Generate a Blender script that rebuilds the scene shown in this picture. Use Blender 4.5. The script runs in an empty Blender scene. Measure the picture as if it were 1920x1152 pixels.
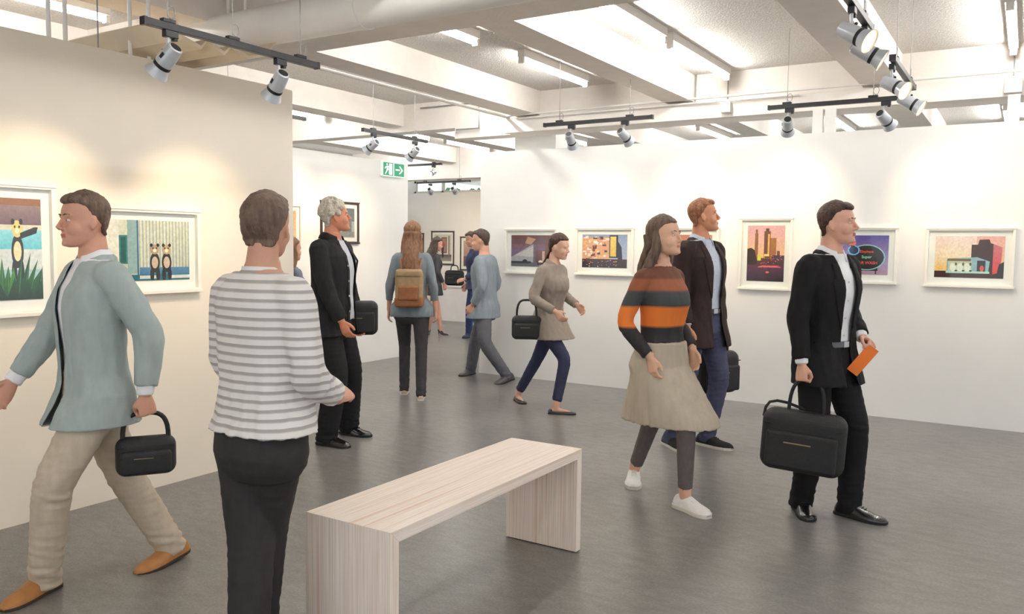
import bpy, bmesh, math, random
import numpy as np
from mathutils import Vector, Matrix, noise
from mathutils.bvhtree import BVHTree

random.seed(7)
S = bpy.context.scene
COL = S.collection
R = math.radians

# ------------------------------------------------------------------ camera
CF, CYAW, CPITCH, CROLL, CH = 1547.0, -.5563, .0737, .0121, 1.5
_cy, _sy = math.cos(CYAW), math.sin(CYAW)
CW = Vector((_sy*math.cos(CPITCH), _cy*math.cos(CPITCH), -math.sin(CPITCH)))
_r0 = Vector((_cy, -_sy, 0)); _u0 = _r0.cross(CW)
CR = _r0*math.cos(CROLL) + _u0*math.sin(CROLL)
CU = -_r0*math.sin(CROLL) + _u0*math.cos(CROLL)
cam = bpy.data.objects.new('camera', bpy.data.cameras.new('camera'))
COL.objects.link(cam); S.camera = cam
m = Matrix((CR, CU, -CW)).transposed().to_4x4(); m.translation = (0, 0, CH)
cam.matrix_world = m
cam.data.sensor_width = 36.0; cam.data.lens = CF/1920*36
cam.data.clip_start = .05; cam.data.clip_end = 100

def at(px, py, x=None, y=None, z=None):
    """point of the place on a given plane that the photo shows at a pixel"""
    d = CR*((px-960)/CF) - CU*((py-576)/CF) + CW
    if z is not None: t = (z-CH)/d.z
    elif x is not None: t = x/d.x
    else: t = y/d.y
    return Vector((0, 0, CH)) + d*t

# ------------------------------------------------------------------ light, exposure
S.view_settings.view_transform = 'Standard'; S.view_settings.look = 'None'
S.view_settings.gamma = 1.0; S.view_settings.use_curve_mapping = False
S.view_settings.exposure = 0.39
wd = bpy.data.worlds.new('world'); S.world = wd; wd.use_nodes = True
wd.node_tree.nodes['Background'].inputs[0].default_value = (.93, .96, 1, 1)
wd.node_tree.nodes['Background'].inputs[1].default_value = 1.32
TUBE_POWER, SPOT_POWER = 50.0, 34.0
try:
    S.cycles.max_bounces = 8; S.cycles.diffuse_bounces = 5; S.cycles.use_denoising = True
    S.cycles.sample_clamp_indirect = 4; S.cycles.caustics_reflective = False; S.cycles.caustics_refractive = False
except Exception: pass

# ------------------------------------------------------------------ materials
def lin(c):
    return tuple(((v/255)/12.92 if v/255 <= .04045 else ((v/255+.055)/1.055)**2.4) for v in c[:3])
MATS = {}
def mat(name, rgb, rough=.7, var=.06, scale=(8, 8, 8), bump=.1, bscale=None, metal=0, emit=0, spec=.5, rgb2=None, detail=4, coat=0, contrast=1.0, sheen=0):
    if name in MATS: return MATS[name]
    M = bpy.data.materials.new(name); M.use_nodes = True; nt = M.node_tree; N = nt.nodes; L = nt.links
    b = N['Principled BSDF']
    tc = N.new('ShaderNodeTexCoord'); mp = N.new('ShaderNodeMapping'); mp.inputs['Scale'].default_value = scale
    L.new(tc.outputs['Object'], mp.inputs['Vector'])
    nz = N.new('ShaderNodeTexNoise'); nz.inputs['Scale'].default_value = 1; nz.inputs['Detail'].default_value = detail
    L.new(mp.outputs[0], nz.inputs['Vector'])
    c = lin(rgb)
    c2 = lin(rgb2) if rgb2 else tuple(max(0, v*(1-var*2.2)) for v in c)
    c1 = c if rgb2 else tuple(min(1, v*(1+var)) for v in c)
    rp = N.new('ShaderNodeValToRGB'); rp.color_ramp.elements[0].position = .5-.22/contrast; rp.color_ramp.elements[1].position = .5+.22/contrast
    rp.color_ramp.elements[0].color = (*c2, 1); rp.color_ramp.elements[1].color = (*c1, 1)
    L.new(nz.outputs['Fac'], rp.inputs[0]); L.new(rp.outputs[0], b.inputs['Base Color'])
    b.inputs['Roughness'].default_value = rough; b.inputs['Metallic'].default_value = metal
    b.inputs['Specular IOR Level'].default_value = spec
    if coat: b.inputs['Coat Weight'].default_value = coat
    if sheen: b.inputs['Sheen Weight'].default_value = sheen
    if bump:
        m2 = N.new('ShaderNodeMapping'); m2.inputs['Scale'].default_value = bscale or scale
        L.new(tc.outputs['Object'], m2.inputs['Vector'])
        n2 = N.new('ShaderNodeTexNoise'); n2.inputs['Scale'].default_value = 1; n2.inputs['Detail'].default_value = 3
        L.new(m2.outputs[0], n2.inputs['Vector'])
        bp = N.new('ShaderNodeBump'); bp.inputs['Strength'].default_value = bump; bp.inputs['Distance'].default_value = .01
        L.new(n2.outputs['Fac'], bp.inputs['Height']); L.new(bp.outputs[0], b.inputs['Normal'])
    if emit:
        L.new(rp.outputs[0], b.inputs['Emission Color']); b.inputs['Emission Strength'].default_value = emit
    MATS[name] = M
    return M

def stripe_mat(name, bands, period=None, axis='Z', rough=.8, soft=.02, wob=.0):
    """cloth with horizontal bands: bands = [(position 0..1, rgb)], position over the object's height in metres or over a period"""
    M = bpy.data.materials.new(name); M.use_nodes = True; nt = M.node_tree; N = nt.nodes; L = nt.links
    b = N['Principled BSDF']; b.inputs['Roughness'].default_value = rough
    tc = N.new('ShaderNodeTexCoord'); sp = N.new('ShaderNodeSeparateXYZ'); L.new(tc.outputs['Object'], sp.inputs[0])
    nz = N.new('ShaderNodeTexNoise'); nz.inputs['Scale'].default_value = 5; L.new(tc.outputs['Object'], nz.inputs['Vector'])
    ad = N.new('ShaderNodeMath'); ad.operation = 'MULTIPLY_ADD'; L.new(nz.outputs['Fac'], ad.inputs[0]); ad.inputs[1].default_value = wob
    L.new(sp.outputs[axis], ad.inputs[2])
    src = ad.outputs[0]
    if period:
        dv = N.new('ShaderNodeMath'); dv.operation = 'DIVIDE'; L.new(src, dv.inputs[0]); dv.inputs[1].default_value = period
        fr = N.new('ShaderNodeMath'); fr.operation = 'FRACT'; L.new(dv.outputs[0], fr.inputs[0]); src = fr.outputs[0]
    rp = N.new('ShaderNodeValToRGB'); cr = rp.color_ramp
    pts = []
    for i, (p, c) in enumerate(bands):
        if i: pts.append((p-soft/2, bands[i-1][1]))
        pts.append((p+(soft/2 if i else 0), c))
    while len(cr.elements) < len(pts): cr.elements.new(.5)
    mx = 1.0 if period else 2.0
    for e, (p, c) in zip(cr.elements, pts): e.position = max(0, p/mx)
    for e, (p, c) in zip(cr.elements, pts): e.color = (*lin(c), 1)
    if not period:
        hv = N.new('ShaderNodeMath'); hv.operation = 'DIVIDE'; L.new(src, hv.inputs[0]); hv.inputs[1].default_value = mx; src = hv.outputs[0]
    L.new(src, rp.inputs[0]); L.new(rp.outputs[0], b.inputs['Base Color'])
    n2 = N.new('ShaderNodeTexNoise'); n2.inputs['Scale'].default_value = 220; L.new(tc.outputs['Object'], n2.inputs['Vector'])
    bp = N.new('ShaderNodeBump'); bp.inputs['Strength'].default_value = .15; bp.inputs['Distance'].default_value = .003
    L.new(n2.outputs['Fac'], bp.inputs['Height']); L.new(bp.outputs[0], b.inputs['Normal'])
    return M

def cloth(name, rgb, var=.08, rough=.85, bump=.12): return mat(name, rgb, rough, var, (30, 30, 12), bump, (260, 260, 260), spec=.25)
WALL = mat('painted wall', (243, 241, 237), .6, .012, (3, 3, 3), .05, (90, 90, 90), spec=.3)
SLAB = mat('acoustic ceiling', (236, 231, 225), .95, .09, (60, 60, 60), .8, (70, 70, 70), spec=.1, detail=8)
BEAM = mat('painted concrete', (247, 240, 232), .8, .02, (6, 6, 6), .15, (40, 40, 40), spec=.2)
STEEL = mat('white pipe paint', (246, 243, 238), .45, .02, (6, 6, 6), .03)
BLACK = mat('black anodised rail', (38, 38, 42), .42, .1, (20, 20, 20), .03)
SILVER = mat('silver lamp metal', (196, 200, 206), .32, .04, (20, 20, 20), .02, metal=.2)
LENS = mat('lit lamp lens', (255, 206, 136), .4, .02, emit=3)
LENS_DIM = mat('lamp lens', (250, 225, 185), .4, .02, emit=3)
TUBE = mat('fluorescent tube', (255, 254, 250), .5, .002, bump=0, emit=TUBE_POWER)
WIRE = mat('wire', (150, 150, 150), .5, .02, bump=0, metal=.4)
FRAMEW = mat('white frame lacquer', (246, 242, 232), .35, .015, (10, 10, 10), .03)
FRAMEB = mat('dark brown frame', (66, 48, 42), .4, .1, (10, 60, 10), .05)
MOUNT = mat('mount board', (250, 248, 243), .9, .005, (40, 40, 40), .03)

def floor_mat():
    M = mat('grey linoleum', (129, 126, 123), .3, .05, (1.6, 1.6, 1.6), .015, (60, 60, 60), spec=.5)
    nt = M.node_tree; N = nt.nodes; L = nt.links; b = N['Principled BSDF']
    tc = [n for n in N if n.type == 'TEX_COORD'][0]
    base = [n for n in N if n.type == 'VALTORGB'][0]
    def ns(s, d, dist=0, sc=None):
        n = N.new('ShaderNodeTexNoise'); n.inputs['Scale'].default_value = s; n.inputs['Detail'].default_value = d; n.inputs['Distortion'].default_value = dist
        if sc:
            mp = N.new('ShaderNodeMapping'); mp.inputs['Scale'].default_value = sc; mp.inputs['Rotation'].default_value = (0, 0, .6)
            L.new(tc.outputs['Object'], mp.inputs[0]); L.new(mp.outputs[0], n.inputs['Vector'])
        else: L.new(tc.outputs['Object'], n.inputs['Vector'])
        return n
    a = ns(9, 6, .6, (1, 2.2, 1)); c = ns(75, 5, .3, (1, 1.8, 1)); w = ns(1.1, 3)
    def ramp(src, p0, c0, p1, c1):
        r = N.new('ShaderNodeValToRGB'); r.color_ramp.elements[0].position = p0; r.color_ramp.elements[1].position = p1
        r.color_ramp.elements[0].color = (c0, c0, c0*1.0, 1); r.color_ramp.elements[1].color = (c1, c1, c1, 1); L.new(src, r.inputs[0]); return r
    def mul(x, y, f=1):
        q = N.new('ShaderNodeMix'); q.data_type = 'RGBA'; q.blend_type = 'MULTIPLY'; q.inputs[0].default_value = f
        L.new(x, q.inputs[6]); L.new(y, q.inputs[7]); return q.outputs[2]
    o = mul(base.outputs[0], ramp(a.outputs['Fac'], .3, .82, .7, 1.12).outputs[0])
    o = mul(o, ramp(c.outputs['Fac'], .28, .74, .72, 1.2).outputs[0])
    o = mul(o, ramp(w.outputs['Fac'], .3, .9, .7, 1.08).outputs[0])
    o = mul(o, ramp(ns(160, 2).outputs['Fac'], .66, 1, .74, 1.35).outputs[0])
    L.new(o, b.inputs['Base Color'])
    rr = ramp(ns(.7, 2).outputs['Fac'], .2, .27, .8, .34); L.new(rr.outputs[0], b.inputs['Roughness'])
    return M
FLOOR = floor_mat()

def wood_mat(name, grain):
    """limed pine: grain = axis index the fibres run along"""
    M = bpy.data.materials.new(name); M.use_nodes = True; nt = M.node_tree; N = nt.nodes; L = nt.links
    b = N['Principled BSDF']; b.inputs['Roughness'].default_value = .5; b.inputs['Specular IOR Level'].default_value = .35
    tc = N.new('ShaderNodeTexCoord')
    def nz(sc, det, dist=0):
        mp = N.new('ShaderNodeMapping'); s = [sc[0]]*3; s[grain] = sc[1]; mp.inputs['Scale'].default_value = s
        L.new(tc.outputs['Object'], mp.inputs[0])
        n = N.new('ShaderNodeTexNoise'); n.inputs['Scale'].default_value = 1; n.inputs['Detail'].default_value = det; n.inputs['Distortion'].default_value = dist
        L.new(mp.outputs[0], n.inputs['Vector']); return n
    a = nz((150, 1.5), 3, .3); c = nz((26, .5), 2, .2); d = nz((420, 6), 2)
    r1 = N.new('ShaderNodeValToRGB'); e = r1.color_ramp.elements
    e[0].position = .3; e[0].color = (*lin((226, 206, 190)), 1); e[1].position = .62; e[1].color = (*lin((246, 234, 224)), 1)
    x = r1.color_ramp.elements.new(.45); x.color = (*lin((238, 222, 208)), 1)
    L.new(a.outputs['Fac'], r1.inputs[0])
    r2 = N.new('ShaderNodeValToRGB'); e = r2.color_ramp.elements
    e[0].position = .3; e[0].color = (.90, .74, .66, 1); e[1].position = .37; e[1].color = (1, 1, 1, 1)
    L.new(c.outputs['Fac'], r2.inputs[0])
    q = N.new('ShaderNodeMix'); q.data_type = 'RGBA'; q.blend_type = 'MULTIPLY'; q.inputs[0].default_value = .8
    L.new(r1.outputs[0], q.inputs[6]); L.new(r2.outputs[0], q.inputs[7])
    r3 = N.new('ShaderNodeValToRGB'); e = r3.color_ramp.elements
    e[0].position = .3; e[0].color = (.93, .92, .90, 1); e[1].position = .6; e[1].color = (1.03, 1.03, 1.03, 1); L.new(d.outputs['Fac'], r3.inputs[0])
    q2 = N.new('ShaderNodeMix'); q2.data_type = 'RGBA'; q2.blend_type = 'MULTIPLY'; q2.inputs[0].default_value = 1
    L.new(q.outputs[2], q2.inputs[6]); L.new(r3.outputs[0], q2.inputs[7])
    L.new(q2.outputs[2], b.inputs['Base Color'])
    bp = N.new('ShaderNodeBump'); bp.inputs['Strength'].default_value = .2; bp.inputs['Distance'].default_value = .002
    L.new(d.outputs['Fac'], bp.inputs['Height']); L.new(bp.outputs[0], b.inputs['Normal'])
    return M

def attr_mat(name, rough=.55):
    M = bpy.data.materials.new(name); M.use_nodes = True; nt = M.node_tree; N = nt.nodes; L = nt.links
    b = N['Principled BSDF']; b.inputs['Roughness'].default_value = rough
    a = N.new('ShaderNodeAttribute'); a.attribute_name = 'Col'
    tc = N.new('ShaderNodeTexCoord'); nz = N.new('ShaderNodeTexNoise'); nz.inputs['Scale'].default_value = 60; nz.inputs['Detail'].default_value = 6
    L.new(tc.outputs['Object'], nz.inputs['Vector'])
    rp = N.new('ShaderNodeValToRGB'); rp.color_ramp.elements[0].position = .3; rp.color_ramp.elements[1].position = .7
    rp.color_ramp.elements[0].color = (.82, .82, .82, 1); rp.color_ramp.elements[1].color = (1.05, 1.05, 1.05, 1); L.new(nz.outputs['Fac'], rp.inputs[0])
    q = N.new('ShaderNodeMix'); q.data_type = 'RGBA'; q.blend_type = 'MULTIPLY'; q.inputs[0].default_value = 1
    L.new(a.outputs['Color'], q.inputs[6]); L.new(rp.outputs[0], q.inputs[7]); L.new(q.outputs[2], b.inputs['Base Color'])
    return M
PRINT = attr_mat('photographic print')

def glass_mat():
    M = bpy.data.materials.new('clear glass'); M.use_nodes = True; nt = M.node_tree; N = nt.nodes; L = nt.links
    for n in list(N): N.remove(n)
    o = N.new('ShaderNodeOutputMaterial'); t = N.new('ShaderNodeBsdfTransparent'); g = N.new('ShaderNodeBsdfGlossy'); g.inputs['Roughness'].default_value = .05
    lw = N.new('ShaderNodeLayerWeight'); lw.inputs['Blend'].default_value = .5; pw = N.new('ShaderNodeMath'); pw.operation = 'POWER'; pw.inputs[1].default_value = 5; f = N.new('ShaderNodeMath'); f.operation = 'MULTIPLY_ADD'; f.inputs[1].default_value = .5; f.inputs[2].default_value = .02; L.new(lw.outputs['Facing'], pw.inputs[0]); L.new(pw.outputs[0], f.inputs[0]); x = N.new('ShaderNodeMixShader')
    t.inputs[0].default_value = (.99, 1, .995, 1)
    L.new(f.outputs[0], x.inputs[0]); L.new(t.outputs[0], x.inputs[1]); L.new(g.outputs[0], x.inputs[2]); L.new(x.outputs[0], o.inputs[0])
    return M
GLASS = glass_mat()

# ------------------------------------------------------------------ mesh helpers
class MB:
    def __init__(s): s.v = []; s.f = []; s.mi = []; s.m = 0
    def add(s, vs, fs):
        o = len(s.v); s.v += [tuple(v) for v in vs]; s.f += [tuple(i+o for i in f) for f in fs]; s.mi += [s.m]*len(fs); return s
    def box(s, x0, x1, y0, y1, z0, z1):
        return s.add([(x0,y0,z0),(x1,y0,z0),(x1,y1,z0),(x0,y1,z0),(x0,y0,z1),(x1,y0,z1),(x1,y1,z1),(x0,y1,z1)],
                     [(0,3,2,1),(4,5,6,7),(0,1,5,4),(1,2,6,5),(2,3,7,6),(3,0,4,7)])
    def tube(s, pts, r, n=10, cap=True):
        pts = [Vector(p) for p in pts]; rs = r if isinstance(r, (list, tuple)) else [r]*len(pts)
        rings = []; up = None
        for i, p in enumerate(pts):
            d = (pts[min(i+1, len(pts)-1)]-pts[max(i-1, 0)]).normalized()
            if up is None: up = Vector((0, 0, 1)) if abs(d.z) < .9 else Vector((0, 1, 0))
            a = d.cross(up).normalized(); b = a.cross(d).normalized(); up = b
            rings.append([p + a*math.cos(2*math.pi*k/n)*rs[i] + b*math.sin(2*math.pi*k/n)*rs[i] for k in range(n)])
        return s.rings(rings, cap)
    def rings(s, rings, cap=True):
        n = len(rings[0]); vs = [p for r in rings for p in r]; fs = []
        for i in range(len(rings)-1):
            for k in range(n): fs.append((i*n+k, i*n+(k+1) % n, (i+1)*n+(k+1) % n, (i+1)*n+k))
        if cap: fs.append(tuple(range(n-1, -1, -1))); fs.append(tuple(range((len(rings)-1)*n, len(rings)*n)))
        return s.add(vs, fs)
    def lathe(s, prof, n=24, M=None):
        """prof: (radius, z) pairs, spun about z, placed by matrix M"""
        M = M or Matrix()
        return s.rings([[M @ Vector((max(r, 1e-4)*math.cos(2*math.pi*k/n), max(r, 1e-4)*math.sin(2*math.pi*k/n), z)) for k in range(n)] for r, z in prof])
    def prism(s, pts, a, b, f):
        """polygon pts (2D), extruded from a to b, f(u,v,t)->xyz"""
        n = len(pts); return s.add([f(u, v, a) for u, v in pts]+[f(u, v, b) for u, v in pts],
            [tuple(range(n-1, -1, -1)), tuple(range(n, 2*n))]+[(i, (i+1) % n, n+(i+1) % n, n+i) for i in range(n)])
    def ball(s, c, r, M=None, nu=16, nv=10):
        c = Vector(c); r = Vector(r) if not isinstance(r, (int, float)) else Vector((r, r, r)); M = M or Matrix.Identity(3)
        rings = []
        for j in range(1, nv):
            th = math.pi*j/nv
            rings.append([c + M @ Vector((r.x*math.sin(th)*math.cos(2*math.pi*k/nu), r.y*math.sin(th)*math.sin(2*math.pi*k/nu), -r.z*math.cos(th))) for k in range(nu)])
        return s.rings(rings)
    def mesh(s, name, mats, smooth=False):
        me = bpy.data.meshes.new(name); me.from_pydata(s.v, [], s.f)
        for x in (mats if isinstance(mats, (list, tuple)) else [mats]): me.materials.append(x)
        if any(s.mi): me.polygons.foreach_set('material_index', s.mi)
        bm = bmesh.new(); bm.from_mesh(me); bmesh.ops.recalc_face_normals(bm, faces=bm.faces); bm.to_mesh(me); bm.free()
        if smooth:
            me.polygons.foreach_set('use_smooth', [True]*len(me.polygons))
        me.update(); return me
    def build(s, name, mats, parent=None, smooth=False, bevel=0, seg=2):
        o = bpy.data.objects.new(name, s.mesh(name, mats, smooth)); COL.objects.link(o)
        if parent: o.parent = parent
        if bevel:
            md = o.modifiers.new('bevel', 'BEVEL'); md.width = bevel; md.segments = seg; md.limit_method = 'ANGLE'
            md.harden_normals = False
        elif smooth:
            try:
                o.data.set_sharp_from_angle(angle=R(50))
            except Exception: pass
        return o

def tag(o, label=None, cat=None, group=None, kind=None):
    if label: o['label'] = label
    if cat: o['category'] = cat
    if group: o['group'] = group
    if kind: o['kind'] = kind
    return o
def empty(name, loc, rz=0, label=None, cat=None, group=None):
    o = bpy.data.objects.new(name, None); COL.objects.link(o); o.location = loc; o.rotation_euler = (0, 0, rz)
    o.empty_display_size = .1
    return tag(o, label, cat, group)
def struct(mb, name, m, bevel=0, parent=None):
    o = mb.build(name, m, parent, bevel=bevel)
    if not parent: o['kind'] = 'structure'
    return o

# ------------------------------------------------------------------ the setting
WX, WE, WH = -4.45, 4.19, 2.576      # left partition: plane, far end, height
RY, RX0 = 8.02, -5.437               # right partition
MX, MY1 = -7.09, 8.72                # middle partition
struct(MB().box(-13, 8, -5, 18, -.1, 0), 'floor', FLOOR)
struct(MB().box(WX-.1, WX, -3.5, WE, 0, WH), 'wall_left', mat('wall paint with warm light', (241, 231, 215), .6, .012, (3, 3, 3), .05, (90, 90, 90), spec=.3))  # wall colour tinted tan to carry the warm bounce of the spotlights
struct(MB().box(RX0, 5.5, RY, RY+.12, 0, WH), 'wall_right', WALL)
struct(MB().box(MX-.1, MX, 4.6, MY1, 0, WH), 'wall_middle', WALL)
FY = 14.2
struct(MB().box(-13, -4.5, FY, FY+.12, 0, 2.62), 'wall_back', WALL)
struct(MB().box(-13, 8, -5, 18, 3.27, 3.4), 'ceiling', SLAB)
# exterior wall with a high strip of windows on the far left
EX = -11.6
struct(MB().box(EX-.2, EX, -4, 18, 0, 2.1).box(EX-.2, EX, -4, 18, 3.05, 3.27), 'wall_outer', WALL)
# beams along y, girders along x
bx = [(-9.2, -8.88), (-7.1, -6.8), (-5.11, -4.8), (-3.26, -2.98), (-1.36, -1.04), (.58, .88), (2.5, 2.8)]
mb = MB()
for a, b in bx: mb.box(a, b, -5, 18, 3.0, 3.3)
beams = []
for i, (a, b) in enumerate(bx):
    struct(MB().box(a, b, -5, 4.12, 3.0, 3.27).box(a, b, 4.77, 8.28, 3.0, 3.27).box(a, b, 8.52, 17, 3.0, 3.27), 'trim_%d' % (i+1), BEAM)
struct(MB().box(-13, 1.2, 4.12, 4.77, 3.0, 3.27), 'trim_8', BEAM)
struct(MB().box(-6.0, 8, 8.28, 8.52, 2.80, 3.27), 'trim_9', BEAM)
struct(MB().box(-13, -6.0, 8.28, 8.52, 2.93, 3.27), 'trim_10', BEAM)
struct(MB().box(-11.4, -6.4, 12.3, 12.6, 2.72, 3.27), 'trim_11', BEAM)
# ledge with conduit along the girder
struct(MB().box(-5.2, 8, 8.14, 8.28, 2.80, 2.965), 'trim_12', BEAM, bevel=.004)
# column between middle and right partition
struct(MB().box(at(966, 262, y=8.55).x, at(1042, 262, y=8.55).x, 8.55, 8.85, 0, 3.0), 'wall_column', WALL)
# bright window in the outer wall
def window(name, y0, y1):
    f = MB()
    f.box(EX-.14, EX-.04, y0, y1, 2.1, 2.16).box(EX-.14, EX-.04, y0, y1, 2.99, 3.05)
    f.box(EX-.14, EX-.04, y0, y0+.06, 2.1, 3.05).box(EX-.14, EX-.04, y1-.06, y1, 2.1, 3.05)
    o = struct(f, name, STEEL)
    MB().box(EX-.095, EX-.085, y0+.06, y1-.06, 2.16, 2.99).build('window_pane', GLASS, o)
for i in range(6): window('window_%d' % (i+1), -4+i*3.6, -4+(i+1)*3.6)
# back wall window over the partition
f = MB(); f.box(-11.6, -8.6, FY+.3, FY+.36, 2.64, 2.68).box(-11.6, -8.6, FY+.3, FY+.36, 2.86, 2.9)
for x in (-11.6, -10.85, -9.45, -8.65): f.box(x, x+.05, FY+.3, FY+.36, 2.64, 2.9)
o = struct(f, 'window_7', STEEL)
MB().box(-11.55, -8.65, FY+.32, FY+.33, 2.68, 2.86).build('window_pane', GLASS, o)
struct(MB().box(-13, 8, FY+.3, FY+.4, 2.9, 3.27).box(-13, -11.6, FY+.3, FY+.4, 0, 2.9).box(-8.6, 8, FY+.3, FY+.4, 0, 1.9).box(-8.6, -8.2, FY+.3, FY+.4, 1.9, 2.9).box(-11.6, -8.6, FY+.3, FY+.4, 0, 2.64), 'wall_outer_back', WALL)

for i in range(6):  # window strip added so more daylight reaches the ceiling behind the partition
    x0 = -8.2+i*2.7; f = MB().box(x0, x0+2.7, FY+.3, FY+.36, 1.9, 1.95).box(x0, x0+2.7, FY+.3, FY+.36, 2.85, 2.9).box(x0, x0+.05, FY+.3, FY+.36, 1.9, 2.9)
    o = struct(f, 'window_%d' % (8+i), STEEL); MB().box(x0+.05, x0+2.7, FY+.325, FY+.335, 1.95, 2.85).build('window_pane', GLASS, o)

# ------------------------------------------------------------------ ceiling services
def conduit(pts, r, label, name='conduit', m=STEEL, group=None, cat='pipe'):
    return tag(MB().tube(pts, r, 10).build(name, m, smooth=True), label, cat, group)
# big round duct
d = empty('air_duct', (-4, 3.86, 2.93), 0, 'large round white duct slung beneath the ceiling girder', 'duct')
MB().tube([(-1.75, 0, 0), (5.4, 0, 0)], .125, 32).build('duct_pipe', STEEL, d, smooth=True)
for k in range(4): MB().tube([(-1.2+k*1.7, 0, 0), (-1.16+k*1.7, 0, 0)], .13, 32).build('joint_band', STEEL, d, smooth=True)
# ribbed tray beside it over the left partition
t = empty('cable_tray', (-5.2, 3.34, 2.625), 0, 'creased cream metal tray sticking out over the left partition', 'tray')
prof = [(-.40, .10), (-.34, .0), (-.22, -.03), (-.18, .02), (-.06, -.03), (-.01, .02), (.12, -.02), (.24, .02), (.33, .12), (.34, .13), (.24, .035), (.12, .0), (-.01, .035), (-.06, -.01), (-.18, .035), (-.22, -.01), (-.33, .02), (-.39, .11)]
CREAM = mat('cream sheet metal', (226, 208, 180), .55, .04, (5, 12, 5), .1)
MB().prism(prof, -1.2, 1.16, lambda u, v, w: (w, u, v)).build('tray_sheet', CREAM, t)
MB().box(1.13, 1.165, -.36, .3, .036, .05).build('end_clip', WIRE, t)
# rods on the left partition and rods holding the duct
grp = 'thin white rods on top of the left partition'
for i, (y, r) in enumerate([(2.51, .012), (2.60, .012), (2.787, .004), (2.985, .012), (3.107, .012)]):
    conduit([(-4.5, y, WH), (-4.5, y, 3.27)], r, ['white rod nearest the left picture edge on top of partition', 'second white rod from the left on top of partition', 'thin grey wire rising from top of the partition', 'thick white rod left of the front black track', 'white rod just behind the left end of the front black track'][i], 'support_rod', WIRE if r < .01 else STEEL, grp, 'rod')
for i, px in enumerate((415, 447, 630, 665)):
    q = at(px, 50, y=3.80)
    conduit([(q.x, 3.86, 2.93), (q.x, 3.86, 3.27)], .011, 'white hanger rod above duct, ' + ['leftmost, behind the front track', 'second from the left', 'third from the left', 'rightmost of the four'][i], 'hanger_rod', STEEL, 'hanger rods holding the duct', 'rod')
# conduits on the far girder
o = conduit([(-5.2, 8.11, 2.99), (-3.2, 8.11, 3.0), (5, 8.11, 3.0)], .012, 'thin upper white conduit along far ceiling girder', group='conduits along the girder')
o = conduit([(-5.0, 8.11, 2.95), (-3.2, 8.11, 2.955), (-1.9, 8.11, 2.955)], .010, 'thin lower white conduit along far ceiling girder', group='conduits along the girder')
for i, (px, py, w) in enumerate([(1362, 202, .10), (1900, 160, .13)]):
    q = at(px, py, y=8.1); o = MB().box(q.x-w/2, q.x+w/2, 8.06, 8.15, q.z-w*.5, q.z+w*.5).build('junction_box', STEEL, bevel=.005)
    tag(o, ['square white junction box at middle of far girder', 'square white junction box at right end of far girder'][i], 'junction box')
for i, px in enumerate((1305, 1365, 1900)):
    q = at(px, 150, y=8.26); conduit([(q.x, 8.265, 2.97), (q.x, 8.265, 3.27)], .006, ['thin drop pipe down girder left of the long tube light', 'thin drop pipe down girder at end of the long tube light', 'thin drop pipe down girder at far right'][i], 'drop_pipe', WIRE)
conduit([(-5.17, 4.85, 2.985), (-5.17, 8.2, 2.985)], .016, 'white conduit running beside the left ceiling beam')
conduit([(-6.5, 8.24, 3.2), (-5.62, 8.24, 3.2), (-5.62, 8.24, 2.9), (-5.95, 8.24, 2.9), (-5.95, 8.24, 2.86)], .01, 'bent grey conduit stepping down the girder above the exit sign', m=WIRE)
# posts between partition top and girder
for i, px in enumerate((1535, 1558, 1900)):
    q = at(px, 215, y=8.1); o = MB().box(q.x-.045, q.x+.045, 8.06, 8.12, WH, 2.80).build('support_post', STEEL)
    tag(o, ['wide white post standing on the right partition above the suited man', 'narrow white post beside the post over the suited man', 'white post on top of the right partition near the right photo edge'][i], 'post')

# tube lights
def tube_light(x, y0, y1, z, label, both=True):
    e = empty('tube_light', (x, y0, z), 0, label, 'tube light', 'fluorescent tube lights on the ceiling')
    L_ = y1-y0
    MB().box(-.035, .035, 0, L_, .03, .27-(z-3.0)-.0).build('batten', STEEL, e, bevel=.004)
    MB().tube([(0, .03, 0), (0, L_-.03, 0)], .019, 14).build('tube', TUBE, e, smooth=True)
    for yy in (.0, L_-.03): MB().box(-.025, .025, yy, yy+.03, -.025, .035).build('lamp_holder', STEEL, e)
    return e
rows = [(-3.95, [(4.85, 5.75), (6.45, 7.75)]), (-2.58, [(4.9, 6.42), (6.55, 8.1)]), (-.18, [(3.4, 4.9), (5.0, 6.4), (6.65, 8.2)]),
        (-5.38, [(5.0, 6.5), (6.6, 8.1)]), (-6.2, [(9.0, 10.5), (11, 12.2)]), (-2.2, [(8.8, 10.3)]), (-.3, [(8.8, 10.3)]), (-4.0, [(8.8, 10.3)]), (1.7, [(8.8, 10.3)]), (1.6, [(3, 4.5), (6, 7.5)]),
        (-8.1, [(5.0, 6.5), (6.7, 8.2), (9, 10.5), (10.9, 12.2)]), (-9.9, [(9, 10.5), (11, 12.2)]), (-6.0, [(2.3, 3.8)]), (-.3, [(.2, 1.7)]), (-2.4, [(-2.0, -.5)]), (1.6, [(-1.5, 0)]), (-2.55, [(2.3, 3.8)]), (-2.2, [(11.3, 12.8)]), (-.3, [(11.3, 12.8)]), (-4.0, [(11.3, 12.8)]), (1.7, [(11.3, 12.8)])]
tl = ['tube light in second ceiling bay, nearer of its row', 'tube light in second ceiling bay, farther of its row']
names = {0: tl, 1: ['tube light on long batten in middle bay, nearer one', 'tube light on long batten in middle bay, farther one'],
         2: ['tube light in right bay, out of frame overhead', 'tube light in right bay, middle of its row', 'tube light at the top right corner of the photo']}
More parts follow.
